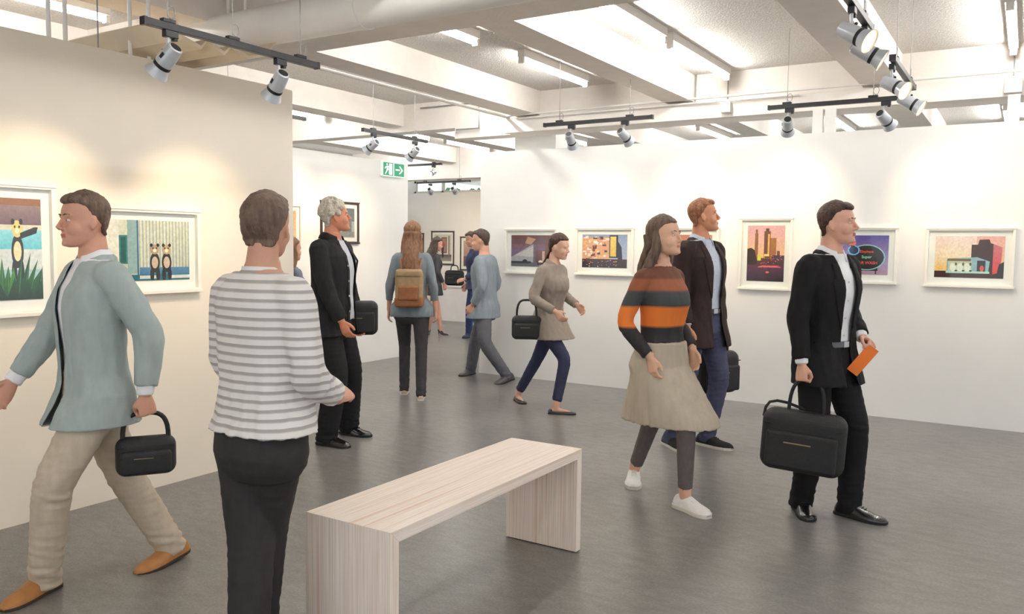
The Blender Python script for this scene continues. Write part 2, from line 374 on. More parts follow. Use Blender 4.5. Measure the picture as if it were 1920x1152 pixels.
TL = {(-5.38, 5.0): 'added tube light hidden behind the left ceiling beam, nearer one', (-5.38, 6.6): 'added tube light hidden behind the left ceiling beam, farther one', (1.7, 8.8): 'tube light added behind right partition, right of the photo edge', (-8.1, 6.7): 'tube light added behind the middle partition, second of its row',  # hidden-beam, right-edge and middle-partition tubes are added to brighten the ceiling
      (-6.2, 9.0): 'tube light beyond the far girder above the backpack woman', (-6.2, 11): 'tube light beyond the far girder, nearest the back wall', (-2.2, 8.8): 'tube light behind right partition above the street picture',
      (-.3, 8.8): 'tube light behind right partition above the suited man', (-4.0, 8.8): 'tube light behind the left end of the right partition', (1.6, 3): 'tube light overhead right of the frame, nearer one',
      (1.6, 6): 'tube light overhead right of the frame, farther one', (-8.1, 5.0): 'tube light added behind the middle partition, nearest one', (-8.1, 9): 'tube light above the exit sign corner', (-8.1, 10.9): 'tube light above the distant lit spotlight',  # the nearest middle-partition tube is added to blow out the beams there
      (-9.9, 9): 'tube light close to the outer windows, nearer one', (-9.9, 11): 'tube light close to the outer windows, farther one', (-6.0, 2.3): 'tube light added behind the left partition', (-.3, .2): 'tube light overhead right beside the camera',  # the tube behind the left partition is added to whiten that ceiling
      (-2.4, -2.0): 'tube light overhead behind the camera', (1.6, -1.5): 'tube light behind and right of the camera', (-2.55, 2.3): 'tube light overhead above the bench', (-2.2, 11.3): 'added far tube light above the top of the tall skyscraper picture', (-.3, 11.3): 'added far tube light beyond the partition near the right photo edge', (-4.0, 11.3): 'added far tube light above the street picture', (1.7, 11.3): 'added far tube light beyond the partition, out of frame on the right'}  # far tubes beyond the partition are added to lighten the strip above it
for i, (x, ys) in enumerate(rows):
    for j, (a, b) in enumerate(ys):
        lb = names[i][j] if i in names else TL[(x, a)]
        tube_light(x, a, b, 3.17, lb)

# ------------------------------------------------------------------ tracks and spotlights
def track(p0, p1, label, wires=((.15, 0), (.8, 0)), group='black lighting tracks hung from the ceiling'):
    p0, p1 = Vector(p0), Vector(p1); d = p1-p0; L_ = d.length; rz = math.atan2(d.y, d.x)
    e = empty('lighting_track', p0, rz, label, 'lighting track', group)
    MB().box(0, L_, -.018, .018, -.017, .017).build('rail', BLACK, e, bevel=.002)
    for x in (0, L_-.012): MB().box(x-.002, x+.014, -.019, .019, -.019, .019).build('end_cap', BLACK, e)
    for fx, q in wires:
        c = MB().box(L_*fx-.035, L_*fx+.035, -.016, .016, .017, .035).build('hanger_clip', BLACK, e, bevel=.003)
        MB().tube([(L_*fx, 0, .03), (L_*fx, 0, 3.27-p0.z)], .0025, 6).build('hanging_wire', WIRE, c)
        MB().tube([(L_*fx+.02*math.cos(a)+.02, 0, .07+.03*math.sin(a)) for a in [k*math.pi/8 for k in range(17)]], .0022, 6).build('wire_loop', WIRE, c)
    return e
BLK2 = mat('black rubber', (22, 22, 24), .6, .1, (20, 20, 20), .05)
def make_spot(lit=True):
    e = empty('spotlight', (0, 0, 0))
    MB().box(-.035, .035, -.016, .016, -.05, -.017).box(.012, .032, -.014, .014, -.062, -.05).build('adapter', BLACK, e, bevel=.003)
    MB().tube([(-.012, 0, -.05), (-.012, 0, -.115)], .008, 10).build('stem', SILVER, e, smooth=True)
    h = empty('lamp_head', (-.012, 0, -.14)); h.parent = e
    # head frame: +z is where the light goes
    MB().lathe([(.0, -.055), (.026, -.055), (.031, -.052), (.034, -.03), (.037, .02), (.036, .04)], 28).build('housing', SILVER, h, smooth=True)
    MB().lathe([(.0, -.056), (.0235, -.056), (.0235, -.0575), (.0, -.0575)], 24).build('rear_vent', BLK2, h)
    MB().box(.033, .039, -.006, .006, -.012, .012).build('switch_slot', BLK2, h)
    MB().ball((0, .04, .0), (.007, .007, .007)).build('tilt_knob', BLK2, h, smooth=True)
    MB().lathe([(.036, .038), (.0375, .04), (.0375, .052), (.036, .054)], 28).build('dark_band', BLK2, h)
    MB().lathe([(.036, .054), (.038, .062), (.049, .092), (.0505, .095), (.048, .095), (.036, .065), (.03, .058)], 28).build('reflector_ring', SILVER, h, smooth=True)
    MB().lathe([(.0, .0905), (.02, .0895), (.04, .084), (.046, .088), (.03, .093), (.0, .096)], 24).build('lens', LENS, h, smooth=True)
    return e
PROTO = make_spot()
_first = [True]
def spotlight(p, aim, label, power=SPOT_POWER, rz=0, glow=True, lamp=True, size=46):
    """spotlight clipped under a track at p (track axis height), aimed at a point"""
    global PROTO
    if _first[0]: o = PROTO; _first[0] = False
    else:
        o = PROTO.copy(); COL.objects.link(o)
        for ch in list(PROTO.children):
            c = ch.copy(); COL.objects.link(c); c.parent = o
            for g in list(ch.children):
                if g.type == 'LIGHT': continue
                q = g.copy(); COL.objects.link(q); q.parent = c
    o.location = p; o.rotation_euler = (0, 0, rz)
    tag(o, label, 'spotlight', 'silver spotlights on the black tracks')
    h = [c for c in o.children if c.name.startswith('lamp_head')][0]; h.scale = (1.15, 1.15, 1.12)
    hp = Vector(p) + Matrix.Rotation(rz, 3, 'Z') @ Vector((-.012, 0, -.14))
    d = (Vector(aim)-hp).normalized()
    q = Matrix.Rotation(-rz, 3, 'Z') @ d
    h.rotation_mode = 'QUATERNION'; h.rotation_quaternion = q.to_track_quat('Z', 'Y')
    if lamp:
        ld = bpy.data.lights.new('spot_beam', 'SPOT'); ld.energy = power; ld.color = (1, .78, .50); ld.spot_size = R(size*1.5); ld.spot_blend = 1; ld.shadow_soft_size = .045
        lo = bpy.data.objects.new('spot_beam', ld); COL.objects.link(lo); lo.parent = h; lo.location = (0, 0, .11); lo.rotation_euler = (math.pi, 0, 0)
    return o

# track over the left partition
T1 = (Vector((-3.5, 2.385, 2.515)), Vector((-3.5, 3.49, 2.515)))
track(*T1, 'long black track in front of the left partition', ((.12, 0), (.46, 0), (.88, 0)))
spotlight((-3.5, 2.53, 2.515), (WX, 2.34, 1.50), 'spotlight at the near end of the front left track', rz=R(90))
spotlight((-3.5, 3.21, 2.515), (WX, 3.36, 1.46), 'spotlight at the far end of the front left track', rz=R(90))
# middle track (slightly sagging) beside the middle wall
track((-5.9, 6.52, 2.685), (-5.9, 7.59, 2.675), 'black track before the middle partition, above the white haired man')
spotlight((-5.9, 6.69, 2.683), (MX, 6.6, 1.8), 'left spotlight of the track above the white haired man', rz=R(90))
spotlight((-5.9, 7.38, 2.678), (MX, 7.5, 1.7), 'right spotlight on the track above the white haired man', rz=R(90))
track((-5.9, 4.6, 2.685), (-5.9, 5.71, 2.685), 'stub of grey track peeking past left partition edge', ((.2, 0),))
spotlight((-5.9, 5.0, 2.685), (MX, 5.2, 1.7), 'spotlight hidden behind the left partition edge', rz=R(90))
# right partition tracks
track((-3.955, 6.9, 2.65), (-2.855, 6.9, 2.65), 'black track above the two leftmost pictures of right partition')
spotlight((-3.66, 6.9, 2.65), (-3.85, RY, 1.72), 'spotlight on left end of the track over the leftmost right-wall pictures')
spotlight((-3.12, 6.9, 2.65), (-2.85, RY, 1.78), 'spotlight on right end of the track over the leftmost right-wall pictures')
track((-1.85, 6.9, 2.65), (-.86, 6.9, 2.65), 'black track above the suited man, parallel to right partition')
spotlight((-1.68, 6.9, 2.65), (-1.95, RY, 1.86), 'left spotlight of the track above the suited man')
spotlight((-.965, 6.9, 2.65), (-.48, RY, 1.85), 'right spotlight of the track above the suited man')
# two tracks running toward the camera on the right
track((-.755, 3.7, 2.66), (-.755, 4.74, 2.66), 'black track at the top right running toward the camera, nearer one', ((.36, 0), (.8, 0)))
spotlight((-.755, 4.22, 2.66), (1.4, 3.6, 1.2), 'large lit spotlight with glowing face at the photo top', rz=R(90))
spotlight((-.76, 4.62, 2.66), (1.2, 4.9, 1.3), 'large spotlight just below the glowing one, facing right', rz=R(90))
track((-.745, 5.50, 2.66), (-.745, 6.58, 2.66), 'black track at upper right, farther of the two toward the camera')
spotlight((-.76, 5.62, 2.66), (1.4, 4.7, 1.2), 'small lit spotlight with glowing face on farther right track', rz=R(90))
spotlight((-.745, 6.3, 2.66), (1.4, 6.1, 1.2), 'small spotlight at far end of the farther right track', rz=R(90))
# tracks far behind
track((-9.2, 11.2, 2.86), (-8.38, 11.2, 2.86), 'small distant track just right of the exit sign', ((.8, 0),))
spotlight((-8.55, 11.2, 2.86), (-8.7, 9.5, 1.9), 'distant lit spotlight right of the exit sign')
track((-9.55, 12.02, 2.635), (-8.37, 12.02, 2.63), 'farthest black track over the framed prints at the back')
spotlight((-9.25, 12.02, 2.63), (-10.3, FY, 1.8), 'left spotlight of the farthest track')
spotlight((-8.72, 12.02, 2.63), (-9.4, FY, 1.8), 'right spotlight of the farthest track')
for i, y in enumerate((-.6, .8)):   # tracks over the left partition nearer than the frame
    pass

# ------------------------------------------------------------------ pictures
def c_(x): return (*lin(x), 1)
def rect(u0, v0, u1, v1, c, c2=None):
    return ([(u0, v0), (u1, v0), (u1, v1), (u0, v1)], [c, c, c2 or c, c2 or c])
def poly(pts, c): return (pts, [c]*len(pts))
def oval(u, v, ru, rv, c, n=14): return ([(u+ru*math.cos(2*math.pi*k/n), v+rv*math.sin(2*math.pi*k/n)) for k in range(n)], [c]*n)
def print_obj(w, h, shapes, parent, y0=-.006):
    me = bpy.data.meshes.new('print'); vs = []; fs = []; cs = []
    for k, (pts, cols) in enumerate(shapes):
        o = len(vs); y = y0-k*.00003-.0004
        vs += [((min(max(u, 0), 1)-.5)*w, y, (min(max(v, 0), 1)-.5)*h) for u, v in pts]
        fs.append(tuple(range(o, o+len(pts)))); cs += [c_(c) for c in cols]
    o = len(vs); vs += [(-w/2, y0, -h/2), (w/2, y0, -h/2), (w/2, y0, h/2), (-w/2, y0, h/2)]; fs.append((o, o+1, o+2, o+3)); cs += [c_((200, 200, 200))]*4
    me.from_pydata(vs, [], fs)
    at_ = me.color_attributes.new('Col', 'FLOAT_COLOR', 'POINT')
    at_.data.foreach_set('color', [x for c in cs for x in c])
    me.materials.append(PRINT)
    ob = bpy.data.objects.new('print', me); COL.objects.link(ob); ob.parent = parent
    return ob
def picture(center, rz, W, H, bw, mount, shapes, label, fm=FRAMEW, group='framed photographs on the right partition', depth=.035, lip=.014):
    """framed picture; local -y faces the viewer. W,H outer size; mount = (left,right,bottom,top) mount widths"""
    e = empty('framed_picture', center, rz, label, 'picture', group)
    f = MB(); a, b = W/2, H/2
    f.m = 0
    for q in ([(-a, -b), (a, -b), (a-bw, -b+bw), (-a+bw, -b+bw)], [(a, -b), (a, b), (a-bw, b-bw), (a-bw, -b+bw)],
              [(a, b), (-a, b), (-a+bw, b-bw), (a-bw, b-bw)], [(-a, b), (-a, -b), (-a+bw, -b+bw), (-a+bw, b-bw)]):
        f.prism(q, -depth, 0, lambda u, v, w: (u, w, v))
    f.build('frame', fm, e, bevel=.0025)
    # shallow top and bottom ledge of the frame
    MB().box(-a-lip*.4, a+lip*.4, -depth-.006, 0, b-.010, b+.004).build('top_ledge', fm, e, bevel=.002)
    MB().box(-a-lip*.4, a+lip*.4, -depth-.008, 0, -b-.006, -b+.014).build('bottom_ledge', fm, e, bevel=.002)
    MB().box(-a+bw*.8, a-bw*.8, -.006, -.001, -b+bw*.8, b-bw*.8).build('mount_board', MOUNT, e)
    l, r, bo, t = mount
    pw, ph = W-2*bw-l-r, H-2*bw-bo-t
    p = print_obj(pw, ph, shapes, e, -.0075); p.location = ((l-r)/2, 0, (bo-t)/2)
    MB().box(-a+bw*.9, a-bw*.9, -depth*.72-.002, -depth*.72, -b+bw*.9, b-bw*.9).build('glass_pane', GLASS, e)
    return e

rnd = random.Random(3)
# 1 left: agave with pool and costumed figures (generic)
def costume(u, v, s, head, belly, body, asp=1.0):
    return [oval(u, v-.10*s, .085*s/asp, .17*s, body), oval(u-.05*s/asp, v-.3*s, .035*s/asp, .12*s, body), oval(u+.05*s/asp, v-.3*s, .035*s/asp, .12*s, body),
            oval(u, v-.10*s, .055*s/asp, .10*s, belly), oval(u, v+.12*s, .075*s/asp, .085*s, head),
            oval(u-.055*s/asp, v+.19*s, .025*s/asp, .03*s, body), oval(u+.055*s/asp, v+.19*s, .025*s/asp, .03*s, body), oval(u, v+.10*s, .03*s/asp, .03*s, (250, 240, 210)),
            oval(u-.03*s/asp, v+.14*s, .012*s/asp, .014*s, (30, 25, 25)), oval(u+.03*s/asp, v+.14*s, .012*s/asp, .014*s, (30, 25, 25))]
sh = [rect(0, 0, 1, 1, (190, 225, 235), (150, 170, 180)), rect(0, .93, 1, 1, (150, 100, 70)), rect(0, .74, 1, .93, (120, 95, 110), (150, 125, 130)),
      rect(0, .69, 1, .74, (230, 220, 200)), rect(0, .5, 1, .69, (110, 205, 225), (150, 220, 235)), rect(0, .3, 1, .5, (225, 230, 232))]
sh += [poly([(.0, .74), (.0, .98), (.12, .95), (.2, .86), (.16, .76)], (120, 70, 40))]
sh += costume(.66, .58, 1.0, (240, 215, 140), (248, 232, 190), (45, 50, 52), 1) + [poly([(.70, .6), (.93, .66), (.95, .72), (.90, .72), (.70, .66)], (45, 50, 52))]
sh += costume(.2, .52, 1.0, (150, 95, 60), (230, 190, 150), (70, 50, 42), 1)
for k in range(15):
    u = .02+k*.07; tipu = u+(u-.5)*.45+rnd.uniform(-.04, .04); tv = rnd.uniform(.33, .50)-abs(u-.45)*.08
    g = rnd.choice([(58, 120, 62), (42, 100, 60), (80, 150, 70), (34, 84, 58)])
    sh.append(([(u-.075, -.01), (u+.075, -.01), (u+.04+.3*(tipu-u), .2), (tipu, tv), (u-.04+.3*(tipu-u), .2)], [(28, 66, 50)]*2+[g]*3))
    sh.append(([(u, -.01), (u+.015, -.01), (tipu, tv)], [(36, 90, 58), (36, 90, 58), (130, 190, 110)]))
for k in range(6):
    u = .05+k*.18; sh.append(([(u-.1, -.01), (u+.1, -.01), (u+rnd.uniform(-.1, .1), .22)], [(22, 52, 44), (22, 52, 44), (40, 92, 62)]))
agave = sh
c0 = at(50, 468, x=WX)
PZ = .5*(1.789+1.107)
picture((WX, 2.475-.25, PZ), R(90), .50, .68, .022, (.045, .045, .06, .05), agave, 'framed picture of green agave leaves, cut by the left photo edge', group='framed photographs on the left partition')
# 2 left: two small costumed figures before a corrugated wall
sh = [rect(0, 0, 1, 1, (205, 205, 190), (226, 224, 205)), rect(0, 0, .12, 1, (238, 234, 222)), rect(.12, .28, .22, .75, (60, 130, 125)), rect(.14, .3, .2, .72, (38, 96, 94)), rect(.22, .12, .34, 1, (150, 180, 182))]
for k in range(16):
    u = .36+k*.042; sh.append(rect(u, .12, u+.012, 1, (165, 182, 180))); sh.append(rect(u+.02, .12, u+.03, 1, (232, 228, 200)))
sh += [rect(.335, .05, .352, 1, (58, 110, 150)), rect(.36, .1, 1, .22, (70, 120, 165), (90, 140, 180)), rect(.16, 0, 1, .1, (40, 110, 125)), rect(.36, .03, .6, .085, (220, 225, 225)), rect(.72, .03, 1, .085, (226, 230, 228)),
       poly([(.05, .02), (.14, .16), (.05, .26), (0, .2), (0, .05)], (165, 205, 110)), poly([(.04, 0), (.22, .12), (.22, 0)], (215, 222, 218)), rect(0, .0, .05, .1, (200, 215, 150))]
sh += costume(.55, .40, 1.0, (196, 160, 130), (214, 186, 165), (38, 44, 44), 1.35) + costume(.70, .40, 1.0, (205, 170, 130), (220, 192, 170), (34, 40, 42), 1.35)
picture((WX, 3.05, 1.445), R(90), .67, .50, .024, (.045, .045, .05, .045), sh, 'framed picture of two small costumed figures before a striped wall', group='framed photographs on the left partition')

# right partition
def skyline(sky0, sky1): return [rect(0, 0, 1, 1, sky0, sky1)]
a_ = [rect(0, 0, 1, 1, (120, 116, 150), (112, 70, 62)), rect(0, .45, 1, .72, (120, 100, 140), (130, 90, 100)), poly([(.0, .15), (.0, .3), (.56, .72), (.56, .12)], (176, 172, 178)),
      poly([(.35, .74), (.42, .95), (.62, .88), (.5, .7)], (196, 150, 122)), poly([(.1, .35), (.56, .66), (.56, .3)], (206, 200, 196)),
      rect(.56, .1, .62, .7, (120, 108, 126)), rect(.62, .12, .86, .52, (96, 62, 66), (130, 80, 80)), rect(.86, .1, 1, .75, (120, 76, 60)), rect(.78, .1, .84, .5, (210, 170, 150)),
      rect(0, 0, 1, .14, (112, 108, 112)), rect(0, .1, .5, .17, (52, 60, 72)), oval(.35, .18, .06, .05, (44, 56, 48)), oval(.74, .16, .05, .05, (240, 220, 190)), rect(.66, .06, .82, .14, (50, 36, 40))]
b_ = [rect(0, 0, 1, 1, (196, 208, 228), (140, 158, 198)), rect(0, .1, .62, .92, (232, 180, 140), (225, 160, 120))]
for k in range(46):
    u, v = rnd.uniform(0, .56), rnd.uniform(.2, .9); s1, s2 = rnd.uniform(.03, .1), rnd.uniform(.03, .09)
    b_.append(rect(u, v, u+s1, v+s2, rnd.choice([(250, 225, 200), (120, 60, 50), (240, 190, 110), (205, 120, 90), (255, 240, 225), (80, 50, 50), (190, 130, 120)])))
b_ += [rect(.61, .3, .80, .98, (40, 38, 40)), rect(.63, .34, .76, .94, (238, 196, 90), (240, 205, 110)), poly([(.80, .2), (.80, .8), (.88, .62), (.9, .25)], (44, 50, 70)),
       rect(0, 0, 1, .26, (48, 36, 52), (70, 44, 48))]
for k in range(40):
    u, v = rnd.uniform(0, .95), rnd.uniform(.02, .26); b_.append(oval(u, v, rnd.uniform(.006, .02), rnd.uniform(.006, .02), rnd.choice([(240, 150, 90), (60, 50, 80), (225, 80, 70), (250, 230, 200), (30, 26, 36)]), 6))
cc_ = [rect(0, 0, 1, 1, (230, 150, 90), (200, 120, 100)), rect(0, 0, 1, .3, (70, 40, 40)), rect(.2, .2, .4, .7, (110, 70, 60)), rect(.6, .2, .75, .8, (90, 60, 70))]
d_ = [rect(0, .3, 1, 1, (248, 200, 130), (226, 170, 180)), rect(0, .0, 1, .36, (44, 34, 48), (110, 62, 92)), rect(.0, .28, 1, .42, (90, 52, 60))]
d_ += [rect(.2, .4, .29, .86, (150, 96, 62)), rect(.215, .86, .27, .93, (140, 92, 60)), rect(.45, .4, .62, .90, (120, 72, 52)), rect(.49, .9, .58, .95, (90, 56, 44)), rect(.62, .4, .78, .78, (170, 108, 60)), rect(.55, .45, .6, .85, (236, 180, 90)), rect(.8, .4, .88, .55, (120, 78, 66)),
       poly([(0, .3), (0, .58), (.1, .6), (.2, .56), (.26, .4), (.26, .3)], (54, 34, 34)), rect(.28, .37, .38, .48, (226, 222, 70)), rect(.46, .45, .6, .49, (250, 226, 120)), rect(.66, .36, 1, .47, (86, 62, 78))]
for k in range(30): d_.append(oval(rnd.uniform(.35, .98), rnd.uniform(.3, .46), .014, .008, rnd.choice([(240, 90, 90), (255, 200, 120), (60, 40, 60), (250, 120, 110)]), 6))
for k in range(10): d_.append(rect(.3+k*.05, .25+.01*(k % 3), .42+k*.055, .265+.01*(k % 3), (236, 110, 120)))
d_ += [oval(.56, .165, .05, .018, (240, 120, 120))]
e_ = [rect(0, 0, 1, 1, (196, 150, 176), (74, 66, 158)), rect(0, .0, 1, .3, (190, 148, 170), (178, 150, 196)), rect(0, .3, 1, .6, (178, 150, 196), (132, 122, 190))]
e_ += [rect(.155, .2, .17, .68, (50, 34, 50))]
for k in range(9):
    a2 = k*2*math.pi/9+.2; e_.append(poly([(.16, .66), (.16+.11*math.cos(a2)+.02, .68+.12*math.sin(a2)), (.16+.11*math.cos(a2), .63+.12*math.sin(a2))], (54, 40, 52)))
e_ += [rect(.5, .02, .52, .2, (40, 24, 30)), rect(.8, .02, .82, .2, (40, 24, 30)), rect(.48, .1, .84, .17, (36, 22, 28))]
e_ += [oval(.66, .44, .295, .33, (150, 214, 214), 22), oval(.66, .44, .275, .305, (28, 26, 36), 22), oval(.45, .62, .10, .13, (120, 190, 235), 14), oval(.45, .62, .075, .10, (36, 50, 96), 14),
       oval(.42, .80, .065, .07, (240, 110, 90)), rect(.40, .70, .46, .74, (40, 30, 50))]
f_ = [rect(0, 0, 1, 1, (250, 208, 130), (240, 178, 170)), rect(0, .5, .6, 1, (250, 226, 190), (246, 222, 215)), rect(0, .2, .5, .5, (250, 200, 110), (250, 226, 190)), rect(.0, 0, 1, .16, (62, 32, 32)),
      poly([(.53, .1), (.53, .80), (.62, .80), (.64, .92), (.78, .93), (.80, .84), (.84, .82), (.84, .1)], (62, 36, 32)), ([(.84, .1), (.84, .82), (.97, .74), (.95, .14)], [(226, 62, 50), (206, 110, 120), (204, 116, 126), (232, 66, 46)]),
      poly([(.9, .1), (.93, .34), (1, .4), (1, 0), (.9, 0)], (40, 34, 42)), poly([(.18, .12), (.18, .46), (.62, .5), (.8, .4), (.78, .12)], (150, 190, 200)),
      rect(.20, .14, .54, .42, (214, 224, 190), (196, 206, 176)), rect(.19, .40, .53, .46, (120, 96, 60)), rect(.62, .15, .74, .42, (50, 44, 56)), oval(.69, .23, .03, .07, (226, 100, 70)), rect(.17, .11, .80, .16, (190, 226, 214))]
for k in range(3): f_ += [oval(.27+.105*k, .25, .045, .10, (236, 244, 226)), oval(.32+.105*k, .17, .02, .02, (60, 60, 50)), oval(.315+.105*k, .33, .015, .04, (90, 90, 70))]
PR = [((-4.74, 1.445), .67, .50, a_, 'framed picture of a white building at dusk, leftmost on right partition'),
      ((-3.83, 1.455), .675, .50, b_, 'framed picture of a busy street with yellow billboard'),
      ((-2.92, 1.455), .675, .50, cc_, 'framed picture mostly hidden behind the man in brown jacket'),
      ((-2.127, 1.455), .50, .68, d_, 'upright framed picture of skyscrapers at sunset'),
      ((-1.31, 1.455), .675, .50, e_, 'framed picture of a neon sign on purple sky behind suited man'),
      ((-.417, 1.45), .665, .50, f_, 'framed picture of dark tower on orange sky, rightmost')]
for (x, z), w, h, s_, lb in PR:
    pe = picture((x, RY, z), 0, w, h, .022, (.052, .052, .055, .048), s_, lb)
    if s_ is e_:
        for txt, u, v, sz, colr in (('Elephant', .66, .56, .033, (244, 92, 62)), ('Super', .66, .42, .036, (150, 226, 180)), ('CAR WASH', .66, .27, .036, (246, 92, 50))):
            cu = bpy.data.curves.new('t', 'FONT'); cu.body = txt; cu.size = sz; cu.align_x = 'CENTER'; cu.extrude = .0003; cu.offset = .0004
            tmp = bpy.data.objects.new('t', cu); COL.objects.link(tmp); bpy.context.view_layer.update()
            me = bpy.data.meshes.new_from_object(tmp.evaluated_get(bpy.context.evaluated_depsgraph_get())); bpy.data.objects.remove(tmp)
            me.materials.clear(); me.materials.append(mat('neon '+txt.lower(), colr, .5, .03))
            to = bpy.data.objects.new('sign_lettering', me); COL.objects.link(to); to.parent = pe
            pw, ph = w-.044-.104, h-.044-.103
            to.rotation_euler = (R(90), 0, 0); to.location = ((u-.5)*pw, -.0098, (v-.5)*ph+.003)
# middle wall
g_ = [rect(0, 0, 1, 1, (190, 190, 190), (150, 150, 152)), rect(0, .55, 1, 1, (110, 112, 116), (96, 98, 102)), rect(.05, .3, .5, .62, (48, 50, 54)), oval(.28, .48, .08, .1, (110, 110, 112)), rect(.6, .2, .9, .7, (120, 120, 122)), rect(0, 0, 1, .2, (150, 150, 150))]
h_ = [rect(0, 0, 1, 1, (236, 214, 170), (226, 170, 110)), rect(.2, .2, .8, .6, (200, 140, 80))]
GM = 'dark framed prints on the middle partition'
picture((MX, 7.42, 1.76), R(90), .65, .50, .022, (.05, .05, .05, .05), g_, 'dark framed grey print behind the white haired man', FRAMEB, GM, .025)
picture((MX, 6.50, 1.70), R(90), .56, .48, .02, (.05, .05, .05, .05), h_, 'pale framed print just past the left partition edge', FRAMEW, GM, .025)
# back wall
k_ = [rect(0, 0, 1, 1, (236, 226, 214), (226, 214, 200)), rect(.12, .2, .22, .95, (120, 100, 90)), rect(.42, .3, .74, .9, (130, 100, 84)), rect(.47, .35, .69, .85, (176, 140, 118)), rect(.0, .0, 1, .25, (176, 164, 156), (90, 76, 74)), oval(.5, .5, .07, .2, (60, 46, 44)), oval(.5, .25, .05, .14, (40, 30, 30)), oval(.54, .62, .1, .09, (190, 96, 84)), rect(.82, .2, .9, .95, (150, 130, 118))]
l_ = [rect(0, 0, 1, 1, (170, 120, 110), (206, 170, 160)), rect(0, 0, 1, .4, (120, 76, 70)), rect(.2, .3, .7, .8, (190, 140, 130)), oval(.4, .5, .1, .2, (90, 56, 54))]
n_ = [rect(0, 0, 1, 1, (190, 140, 100), (210, 160, 120)), rect(.3, .1, .8, .7, (150, 96, 70))]
GB = 'dark framed prints on the back wall'
q = at(830.5, 465, y=FY); picture((q.x, FY, q.z), 0, .60, .71, .022, (.05, .05, .05, .05), k_, 'upright dark framed print with a figure on back wall', FRAMEB, GB, .025)
q = at(896, 476, y=FY); picture((q.x, FY, q.z), 0, .88, .70, .022, (.06, .06, .06, .06), l_, 'dark framed reddish print at back wall, cut by right partition', FRAMEB, GB, .025)
q = at(778, 466, y=FY); picture((q.x, FY, q.z), 0, .5, .66, .022, (.05, .05, .05, .05), n_, 'dark framed print at back wall behind the backpack woman', FRAMEB, GB, .025)

# ------------------------------------------------------------------ exit sign
GREEN = mat('exit green', (34, 140, 98), .4, .03, emit=.25)
SIGNW = mat('exit white', (240, 250, 244), .4, .01, emit=.25)
q0, q1 = at(718, 303, x=MX+.05), at(757, 333, x=MX+.05)
yc, zc = (q0.y+q1.y)/2, (q0.z+q1.z)/2; sw, shh = q1.y-q0.y, q0.z-q1.z
e = empty('exit_sign', (MX+.01, yc, zc), R(90), 'green and white emergency exit sign with running figure and arrow', 'exit sign')
MB().box(-sw/2-.008, sw/2+.008, -.045, 0, -shh/2-.008, shh/2+.008).build('sign_box', SIGNW, e, bevel=.003)
def plate(name, shapes, m_, y): 
    b = MB()
    for pts in shapes: b.prism([((u-.5)*sw, (v-.5)*shh) for u, v in pts], y-.001, y, lambda u, v, w: (u, w, v))
    return b.build(name, m_, e)
plate('green_panel', [[(.0, .02), (.47, .02), (.47, .98), (.0, .98)], [(.52, .02), (1, .02), (1, .98), (.52, .98)]], GREEN, -.0455)
plate('arrow', [[(.58, .44), (.78, .44), (.78, .56), (.58, .56)], [(.74, .2), (.80, .2), (.95, .5), (.80, .8), (.74, .8), (.86, .5)]], SIGNW, -.047)
plate('doorway', [[(.27, .08), (.42, .08), (.42, .92), (.27, .92)]], SIGNW, -.047)
plate('running_figure', [[(.12, .55), (.24, .60), (.27, .72), (.18, .74), (.10, .66)], [(.15, .78), (.2, .78), (.22, .84), (.2, .9), (.15, .9), (.13, .84)], [(.16, .58), (.22, .58), (.2, .36), (.12, .12), (.07, .12), (.14, .38)], [(.19, .5), (.26, .38), (.25, .14), (.3, .14), (.31, .42), (.22, .58)], [(.06, .5), (.1, .5), (.14, .66), (.10, .68)], [(.24, .62), (.32, .52), (.34, .56), (.25, .7)]], SIGNW, -.0475)

# ------------------------------------------------------------------ bench
b0 = empty('bench', (-2.0115, 2.855, 0), 0, 'limed pine bench with waterfall ends in the middle of the floor', 'bench')
hw_, hl, hz, th = .2035, .72, .512, .046
WT, WL = wood_mat('limed pine top', 1), wood_mat('limed pine end', 2)
def mitre(sign, m_, name):
    # end panel mitred into the top
    y1, y0 = sign*hl, sign*(hl-th)
    pts = [(y1, .004), (y1, hz), (y0, hz-th), (y0, .004)]
    return MB().prism(pts, -hw_, hw_, lambda u, v, w: (w, u, v)).build(name, m_, b0, bevel=.0015)
mitre(1, WL, 'leg'); mitre(-1, WL, 'leg')
MB().prism([(-hl, hz), (hl, hz), (hl-th, hz-th), (-hl+th, hz-th)], -hw_, hw_, lambda u, v, w: (w, u, v)).build('seat', WT, b0, bevel=.0015)
for s_ in (-1, 1): MB().box(-hw_+.01, hw_-.01, s_*(hl-.023)-.018, s_*(hl-.023)+.018, 0, .0045).build('floor_glide', BLK2, b0)

# counter at the back with a bag
PL = mat('white counter paint', (236, 230, 226), .5, .02, (5, 5, 5), .03)
e = empty('counter', (-8.8, 13.5, 0), 0, 'low white counter along the back of the room', 'counter')
MB().box(-1.12, 1.5, -.3, .35, 0, .67).build('cabinet_body', PL, e, bevel=.004)
MB().box(-1.14, 1.52, -.32, .37, .67, .706).build('worktop', PL, e, bevel=.004)
